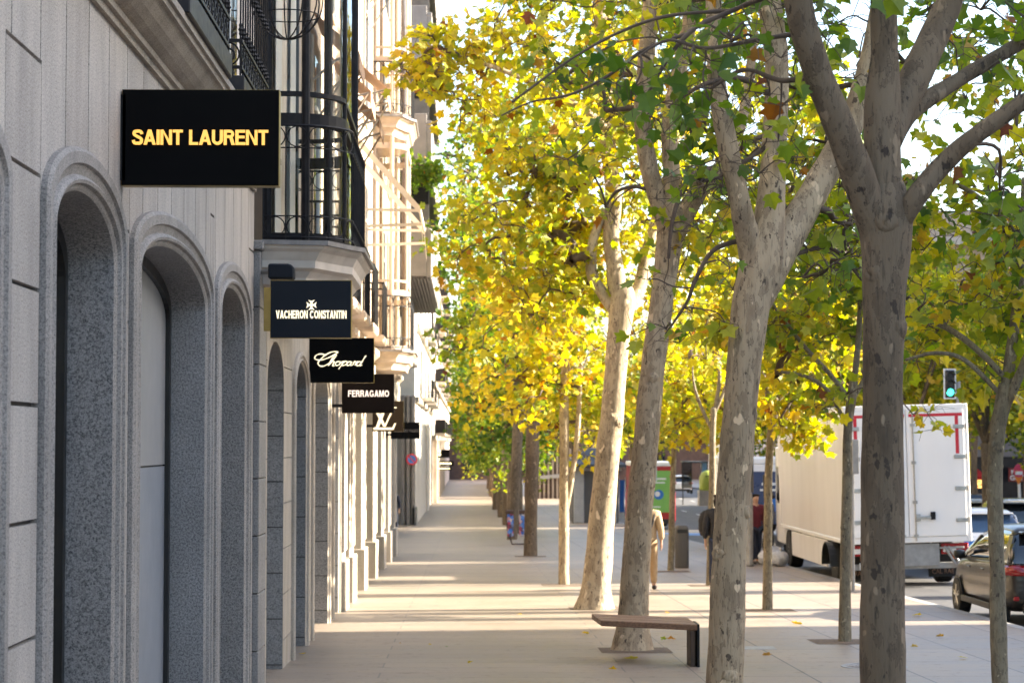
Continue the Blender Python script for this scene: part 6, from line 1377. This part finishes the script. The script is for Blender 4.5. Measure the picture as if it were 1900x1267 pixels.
def car(loc, rz, label, paint, W_=1.72, L=3.95, H=1.48, roofmat=None, glass='car_glass', group=None, boxy=0.0, band=None, plate=True, group2=None):
    """hatchback: rear at y=0 facing the camera, front at y=L; x=0 is the middle"""
    t = thing('parked_car', loc, label, 'car', group, rz)
    # stations: y, half width at belt, z sill, z belt, z shoulder(top of lower body)
    st = [(0.0, .70, .42, .80, .84), (.06, .78, .34, .90, .95), (.20, .83, .26, .96, 1.00), (.55, .86, .22, .97, 1.00), (1.2, .86, .21, .95, .98), (2.0, .86, .21, .93, .96), (2.75, .86, .21, .90, .93), (3.15, .845, .22, .86, .91), (3.55, .81, .25, .76, .83), (3.82, .74, .30, .62, .70), (3.95, .60, .36, .52, .56)]
    ky = L / 3.95; kx = W_ / 1.72; kz = H / 1.48; rows = []
    for y, hw, zs_, zb_, zt_ in st:
        y *= ky; hw *= kx; zs_ *= kz; zb_ *= kz; zt_ *= kz
        half = [(0.0, zs_), (hw * .80, zs_), (hw * .95, zs_ + .05), (hw * 1.0, zs_ + (zb_ - zs_) * .40), (hw * .985, zs_ + (zb_ - zs_) * .55), (hw * 1.0, zs_ + (zb_ - zs_) * .72), (hw * .975, zb_), (hw * .90, zt_), (hw * .5, zt_ + .02), (0, zt_ + .025)]
        ring_ = [(x, y, z) for x, z in half] + [(-x, y, z) for x, z in half[-2:0:-1]]; rows.append(ring_)
    mb = MB(); mb.rows(rows, True, 0, True); body = mb.build('body', paint, t, local=True, smooth=True); s = body.modifiers.new('sub', 'SUBSURF'); s.levels = s.render_levels = 2
    # greenhouse
    gs = [(.10, .70, .96, .97), (.20, .70, .96, 1.22), (.34, .66, .97, 1.40), (.60, .63, .97, 1.465), (1.2, .63, .96, 1.48), (1.8, .62, .95, 1.46), (2.25, .63, .94, 1.36), (2.75, .68, .92, 1.12), (3.12, .72, .90, .92)]
    rows = []; rowsR = []
    for y, hw, z0, z1 in gs:
        hwb = .80 * kx; y *= ky; z0 *= kz; z1 *= kz; hw *= kx
        f = max(0.0, min(1.0, (z1 - z0) / (.5 * kz))); hwt = hwb + (hw - hwb) * f
        half = [(0, z0 - .02), (hwb, z0 - .02), (hwb + (hwt - hwb) * .5, z0 + (z1 - z0) * .5), (hwt, z0 + (z1 - z0) * .90), (hwt * .86, z1 - .004), (hwt * .4, z1 + .018 * f), (0, z1 + .022 * f)]
        rows.append([(x, y, z) for x, z in half] + [(-x, y, z) for x, z in half[-2:0:-1]])
        rowsR.append((y, hwb, hwt, z0, z1))
    mb = MB(); mb.rows(rows, True, 0, True); gh = mb.build('window_glass', glass, t, local=True, smooth=True)
    # roof skin, slightly proud
    mb = MB(); rr_ = []
    for (y, hwb, hwt, z0, z1) in rowsR[2:7]: rr_.append([(x * hwt * 1.01, y, z1 + dz) for x, dz in ((-1.0, -.10), (-.985, -.035), (-.86, .010), (-.4, .034), (0, .040), (.4, .034), (.86, .010), (.985, -.035), (1.0, -.10))])
    mb.rows(rr_); ro = mb.build('roof', roofmat or paint, t, local=True, smooth=True); s = ro.modifiers.new('th', 'SOLIDIFY'); s.thickness = .012
    # pillars
    for sx in (-1, 1):
        def on(y, f):
            for a, b2 in zip(rowsR[:-1], rowsR[1:]):
                if a[0] <= y <= b2[0]:
                    q = (y - a[0]) / (b2[0] - a[0]); v5 = [a[i] + (b2[i] - a[i]) * q for i in range(5)]; return Vector((sx * (v5[1] + (v5[2] - v5[1]) * f + .012), y, v5[3] + (v5[4] - v5[3]) * f * .92))
        mb = MB()
        for (ya, yb_, w_) in ((.30 * ky, .38 * ky, .13), (1.28 * ky, 1.24 * ky, .045), (2.95 * ky, 2.3 * ky, .045)):
            a = on(ya, 0.0); b2 = on(yb_, .98); mb.add([a + Vector((0, -w_, 0)), a + Vector((0, w_, 0)), b2 + Vector((0, w_ * .8, 0)), b2 + Vector((0, -w_ * .8, 0)), a + Vector((-sx * .03, -w_, 0)), a + Vector((-sx * .03, w_, 0)), b2 + Vector((-sx * .03, w_ * .8, 0)), b2 + Vector((-sx * .03, -w_ * .8, 0))], [(0, 1, 2, 3), (4, 7, 6, 5), (0, 3, 7, 4), (1, 5, 6, 2)])
        mb.tube([on(.22 * ky, .02), on(1.2 * ky, .02), on(2.9 * ky, .02)], .012, 5); mb.build('pillar', paint, t, local=True)
        mb = MB(); m = on(2.72 * ky, .12); mb.lathe([(0, -.10), (.06, -.09), (.075, 0), (.06, .07), (0, .08)], (m.x + sx * .11, m.y, m.z + .03), 12, 0, 'x'); mb.box(min(m.x, m.x + sx * .1), max(m.x, m.x + sx * .1), m.y - .03, m.y + .02, m.z - .03, m.z); mb.build('mirror', 'black_plastic', t, local=True, smooth=True)
        mb = MB(); mb.box(sx * .862 * kx - .008, sx * .862 * kx + .012, 1.42 * ky, 1.60 * ky, .80 * kz, .825 * kz); mb.box(sx * .862 * kx - .008, sx * .862 * kx + .012, 2.3 * ky, 2.48 * ky, .79 * kz, .815 * kz); mb.build('handle', paint, t, local=True, bevel=.006)
        mb = MB(); mb.box(sx * .868 * kx - .01, sx * .868 * kx + .004, .95 * ky, 3.0 * ky, .235 * kz, .33 * kz); mb.build('sill', 'black_plastic', t, local=True, bevel=.01)
        # tail lamp wraps the rear corner
        mb = MB(); rws = []
        for x, y in ((.50, -.005), (.66, .0), (.765, .05), (.825, .16), (.862, .42)): rws.append([(sx * x * kx, y - .012 * (y < .1), .80 * kz), (sx * (x + .006) * kx, y - .02, .86 * kz), (sx * x * kx * .985, y - .002 + .04, (.925 if y < .3 else .90) * kz)])
        mb.rows(rws); o = mb.build('tail_lamp', 'red_glass', t, local=True, smooth=True); s = o.modifiers.new('th', 'SOLIDIFY'); s.thickness = .03; s.offset = 1
        mb = MB(); mb.box(sx * .72 * kx - .04, sx * .72 * kx + .04, -.015, .05, .43 * kz, .49 * kz); mb.build('reflector', 'red_glass', t, local=True, bevel=.01)
        for yy in (.72 * ky, 3.16 * ky):
            mb = MB(); pts = [(sx * .862 * kx, yy + .34 * math.cos(w), .30 + .34 * math.sin(w)) for w in [math.pi * (i / 14) for i in range(15)]]; pts = [(x, y, z) for x, y, z in pts]
            mb.rows([[(sx * .868 * kx, yy + .335 * math.cos(math.pi * i / 14), .29 + .335 * math.sin(math.pi * i / 14)) for i in range(15)], [(sx * .868 * kx, yy, .29)] * 15]); mb.build('wheel_arch', 'black_plastic', t, local=True)
            wheel(sx * .79 * kx, yy, .295, .19, sx, t, 'steel', True)
    mb = MB(); mb.box(-.62 * kx, .62 * kx, -.03, .10, .24 * kz, .40 * kz); mb.build('bumper', 'black_plastic', t, local=True, bevel=.04, seg=2)
    mb = MB(); mb.box(-.26, .26, -.045, -.03, .50 * kz, .60 * kz); mb.build('number_plate', 'white_paint', t, local=True)
    mb = MB(); mb.box(-.60 * kx, .60 * kx, .10 * ky, .34 * ky, 1.39 * kz, 1.43 * kz); mb.build('spoiler', paint, t, local=True, bevel=.015)
    if band:
        mb = MB(); mb.box(-.5 * kx, .5 * kx, -.022, .0, .62 * kz, .80 * kz); mb.build('badge', band, t, local=True)
    return t
RZ = -.13
car((8.73, 31.35, GZ(33) + RZ), 0, 'dark bronze-grey hatchback parked at the kerb, cut by the right edge', 'car_grey', group='cars beyond the lorry')
car((P(1812, 980, 50).x, 49.0, GZ(50) + RZ), R(-4), 'white taxi hatchback with a blue glass rear window behind the bronze car', 'car_white', 1.78, 4.4, 1.50, glass='blue_glass', group='cars beyond the lorry', band='sign_blue')
car((P(1880, 960, 57).x, 56.0, GZ(57) + RZ), R(-6), 'dark estate car with a pale silver roof behind the white taxi', 'car_dark', 1.84, 4.6, 1.66, 'car_silver', group='cars beyond the lorry')  # silver roof paint over the dark body
car((P(1262, 905, 180).x, 178, P(1262, 916, 178).z), 0, 'small white car parked far down the road past the red van', 'car_white', 1.75, 4.2, 1.5)
car((P(1802, 935, 76).x, 75, GZ(76) + RZ), R(-4), 'pale car mostly hidden between the lorry and the white taxi', 'car_silver', 1.78, 4.3, 1.5, group='cars beyond the lorry')
car((P(1855, 925, 98).x, 98, GZ(98) + RZ), R(60), 'dark car in the shade before the far restaurant terrace', 'car_dark', 1.8, 4.4, 1.55, group='cars beyond the lorry')
# box lorry
LX, LY = 7.74, 43.6; LZ = GZ(46) - .13
T = thing('box_lorry', (LX + 1.27, LY, LZ), 'white box lorry parked with its rear doors and red reflective border facing the camera', 'lorry'); T.rotation_euler = (0, R(-1.6), 0)
wL, lL, z0, z1 = 1.26, 9.3, .96, 3.72
mb = MB(); mb.box(-wL, wL, .05, lL, z0, z1); bx = mb.build('cargo_box', 'truck_side', T, local=True, bevel=.02)
mb = MB()
mb.box(-wL - .012, -wL + .08, .02, .10, z0 - .02, z1 + .012); mb.box(wL - .08, wL + .012, .02, .10, z0 - .02, z1 + .012); mb.box(-wL + .08, wL - .08, .02, .10, z1 - .10, z1 + .012); mb.box(-wL + .08, wL - .08, .02, .10, z0 - .02, z0 + .10)
mb.box(-wL - .012, -wL + .04, .10, lL, z1 - .05, z1 + .012); mb.box(-wL - .012, -wL + .04, .10, lL, z0 - .03, z0 + .06); mb.box(-wL - .012, -wL + .05, lL - .06, lL + .01, z0, z1); mb.build('box_frame', 'truck_white', bx, local=True, bevel=.012)
for sx in (-1, 1):
    xa, xb_ = (-wL + .085, -.008) if sx < 0 else (.008, wL - .085)
    mb = MB(); mb.box(xa, xb_, -.005, .05, z0 + .105, z1 - .105); d = mb.build('rear_door', 'truck_white', T, local=True, bevel=.008)
    mb = MB(); xo_ = xa if sx < 0 else xb_
    mb.box(min(xa, xb_) + .05, max(xa, xb_) - .02, -.009, -.005, z1 - .235, z1 - .175); xs_ = xo_ + (.14 if sx < 0 else -.14); mb.box(xs_ - .035, xs_ + .035, -.0095, -.005, z1 - 1.0, z1 - .236); mb.build('reflective_tape', 'red_stripe', d, local=True)
    for k, zz in enumerate((z1 - .45, z1 - 1.06, z1 - 1.70, z0 + .42)):
        mb = MB(); mb.box(xo_ - (.02 if sx < 0 else .22), xo_ + (.22 if sx < 0 else .02), -.03, -.006, zz - .04, zz + .04); mb.tube([(xo_ - sx * -.045, -.03, zz - .055), (xo_ - sx * -.045, -.03, zz + .055)], .022, 7); mb.build('hinge', 'steel', d, local=True, bevel=.008)
    mb = MB(); xl = sx * .13; mb.tube([(xl, -.035, z0 + .02), (xl, -.035, z1 - .06)], .014, 8)
    for zz in (z0 + .12, z0 + .8, z0 + 1.6, z1 - .4): mb.box(xl - .045, xl + .045, -.045, -.006, zz - .03, zz + .03)
    mb.build('lock_bar', 'steel', d, local=True)
    mb = MB(); mb.box(min(xl, xl + sx * .38), max(xl, xl + sx * .38), -.07, -.045, z0 + .46, z0 + .52); mb.box(xl + sx * .05 - .05, xl + sx * .05 + .05, -.06, -.01, z0 + .42, z0 + .56); mb.build('door_handle', 'steel', d, local=True, bevel=.01)
    mb = MB(); mb.box(xl + sx * .36 - .06, xl + sx * .36 + .04, -.075, -.03, z0 + .44, z0 + .60); mb.build('handle_keeper', 'iron', d, local=True, bevel=.01)
    # lamps
    mb = MB(); xc = sx * .94; mb.box(xc - .28, xc + .28, .12, .2, z0 - .27, z0 - .05); lb = mb.build('tail_lamp', 'red_glass', T, local=True, bevel=.015)
    mb = MB(); mb.box(xc - .24, xc + .02, .108, .12, z0 - .22, z0 - .12); mb.build('lamp_lens', 'white_lens', lb, local=True)
    mb = MB(); mb.box(xc - .04, xc + .06, .12, .2, z0 - .37, z0 - .28); mb.build('indicator', 'orange_glass', lb, local=True)
    mb = MB(); mb.box(xc - .30, xc + .30, 1.32, 1.35, .16, z0 - .30); fl_ = mb.build('mudflap', 'rubber', T, local=True); text_obj('lettering', 'CAL RAE', .46, .10, (xc, 1.312, .27), 'wood', fl_, .01, .004, local=True)
    for yy, dd in ((1.95, 1), (8.4, 0)): wheel(sx * 1.07, yy, .46, .30, sx, T, 'steel_dull', False)
    # side skirt
    mb = MB(); mb.box(sx * 1.24 - .02, sx * 1.24 + .02, 2.62, 7.6, .34, z0 - .05); mb.build('side_skirt', 'truck_side', T, local=True, bevel=.01)
    mb = MB(); pts = [(sx * 1.20, 1.95 + .56 * math.cos(math.pi * i / 12), .42 + .50 * math.sin(math.pi * i / 12)) for i in range(13)]; mb.rows([[(x - .20, y, z) for x, y, z in pts], [(x + .03, y, z) for x, y, z in pts]]); o = mb.build('mudguard', 'black_plastic', T, local=True); s = o.modifiers.new('th', 'SOLIDIFY'); s.thickness = .02
mb = MB(); mb.box(-.45, .45, .2, lL - .2, .55, z0 - .03); mb.build('chassis', 'chassis', T, local=True)
mb = MB(); mb.box(-.62, .62, .10, .16, z0 - .50, z0 - .04); mb.build('lift_platform', 'steel_dull', T, local=True, bevel=.01)
mb = MB(); mb.box(-1.15, 1.15, .22, .32, .40, .52); mb.tube([(.72, .1, .85), (.95, .05, .45)], .03, 6); mb.tube([(.8, .1, .85), (1.05, .05, .45)], .03, 6); mb.box(.95, 1.15, .0, .1, .42, .56); mb.box(.62, 1.12, .08, .12, .80, .84); mb.build('underrun_bar', 'steel_dull', T, local=True, bevel=.008)
mb = MB(); mb.box(-1.02, -.58, .07, .09, .42, .56); pl = mb.build('number_plate', 'white_paint', T, local=True); text_obj('lettering', '668 NG', .36, .08, (-.80, .066, .49), 'frame_black', pl, .01, .004, local=True)
mb = MB(); mb.tube([(.3, .05, z1 - .03), (.42, .05, z1 - .03)], .02, 6); mb.build('marker_lamp', 'red_glass', T, local=True)
mb = MB(); mb.rows([[(-1.15, lL + .15, .5), (1.15, lL + .15, .5), (1.15, lL + .15, 2.9), (-1.15, lL + .15, 2.9)], [(-1.15, lL + 1.3, .5), (1.15, lL + 1.3, .5), (1.15, lL + 1.3, 2.9), (-1.15, lL + 1.3, 2.9)], [(-1.12, lL + 1.9, .5), (1.12, lL + 1.9, .5), (1.1, lL + 1.75, 1.7), (-1.1, lL + 1.75, 1.7)]], True, 0, True); cbn = mb.build('cab', 'truck_white', T, local=True, bevel=.04)
mb = MB(); mb.box(-1.165, -1.15, lL + .5, lL + 1.25, 1.5, 2.4); mb.build('cab_window', 'car_glass', cbn, local=True)
mb = MB(); mb.box(-1.45, -1.25, lL + 1.5, lL + 1.6, 1.6, 2.2); mb.build('mirror', 'black_plastic', cbn, local=True, bevel=.02)
# vans
def van(loc, rz, label, w, L, h, paint, rear=None, roof='truck_white'):
    t = thing('delivery_van', loc, label, 'van', None, rz); hw = w / 2
    mb = MB(); mb.prism([(-hw, .35), (hw, .35), (hw, h * .55), (hw * .94, h), (-hw * .94, h), (-hw, h * .55)], 'y', 0, L * .78); mb.build('body', paint, t, local=True, bevel=.06, seg=2)
    mb = MB(); mb.box(-hw * .97, hw * .97, -.02, L * .79, h - .03, h + .18); mb.build('roof', roof, t, local=True, bevel=.05, seg=2)
    mb = MB(); mb.rows([[(-hw * .98, L * .78, .4), (hw * .98, L * .78, .4), (hw * .94, L * .78, h * .92), (-hw * .94, L * .78, h * .92)], [(-hw * .95, L * .88, .4), (hw * .95, L * .88, .4), (hw * .9, L * .84, h * .62), (-hw * .9, L * .84, h * .62)], [(-hw * .9, L, .45), (hw * .9, L, .45), (hw * .85, L * .98, h * .42), (-hw * .85, L * .98, h * .42)]], True, 0, True); mb.build('cab', paint, t, local=True, bevel=.03)
    for sx in (-1, 1):
        mb = MB(); mb.box(sx * hw - .01, sx * hw + .008, L * .66, L * .77, h * .55, h * .8); mb.build('side_window', 'car_glass', t, local=True)
        mb = MB(); mb.box(sx * hw * .82 - .12, sx * hw * .82 + .12, -.03, .02, .52, .72); mb.build('tail_lamp', 'red_glass', t, local=True, bevel=.01)
        for yy in (L * .18, L * .82): wheel(sx * (hw - .12), yy, .36, .22, sx, t, 'steel_dull')
    mb = MB(); mb.box(-hw * .95, hw * .95, -.06, .1, .28, .48); mb.build('bumper', 'black_plastic', t, local=True, bevel=.02)
    mb = MB(); mb.box(-.25, .25, -.075, -.06, .33, .44); mb.build('number_plate', 'white_paint', t, local=True)
    if rear:
        mb = MB(); mb.box(-hw * .80, hw * .80, -.02, -.003, .78, h - .22); po = mb.build('rear_poster', rear, t, local=True)
        mb = MB(); mb.lathe([(0, 0), (.22, 0), (.22, .006), (0, .006)], (.22, -.021, h * .55), 18, 0, 'y'); mb.build('emblem', 'sign_blue', po, local=True)
        mb = MB(); mb.box(-.05, .55, -.032, -.026, h - .62, h - .54); mb.box(-.1, .5, -.032, -.026, h - .78, h - .72); mb.box(-.3, .3, -.032, -.026, 1.0, 1.05); mb.lathe([(0, 0), (.12, 0), (.12, .006), (0, .006)], (.16, -.028, h * .56), 14, 0, 'y'); mb.build('lettering', 'white_paint', po, local=True)
        for sx in (-1, 1):
            for zz in (.95, 1.6, 2.35):
                mb = MB(); mb.box(sx * hw * .86 - .14, sx * hw * .86 + .06, -.05, -.021, zz, zz + .05); mb.build('hinge', paint, t, local=True)
    return t
van((8.35, 96.0, GZ(96) + RZ), 0, 'red delivery van with a green poster and white emblem on its back', 1.95, 5.2, 2.85, 'van_red', 'poster_green')
van((8.55, 62.0, GZ(62) + RZ), 0, 'white van with dark blue rear doors ahead of the lorry', 2.0, 5.5, 2.65, 'truck_white', 'van_blue')
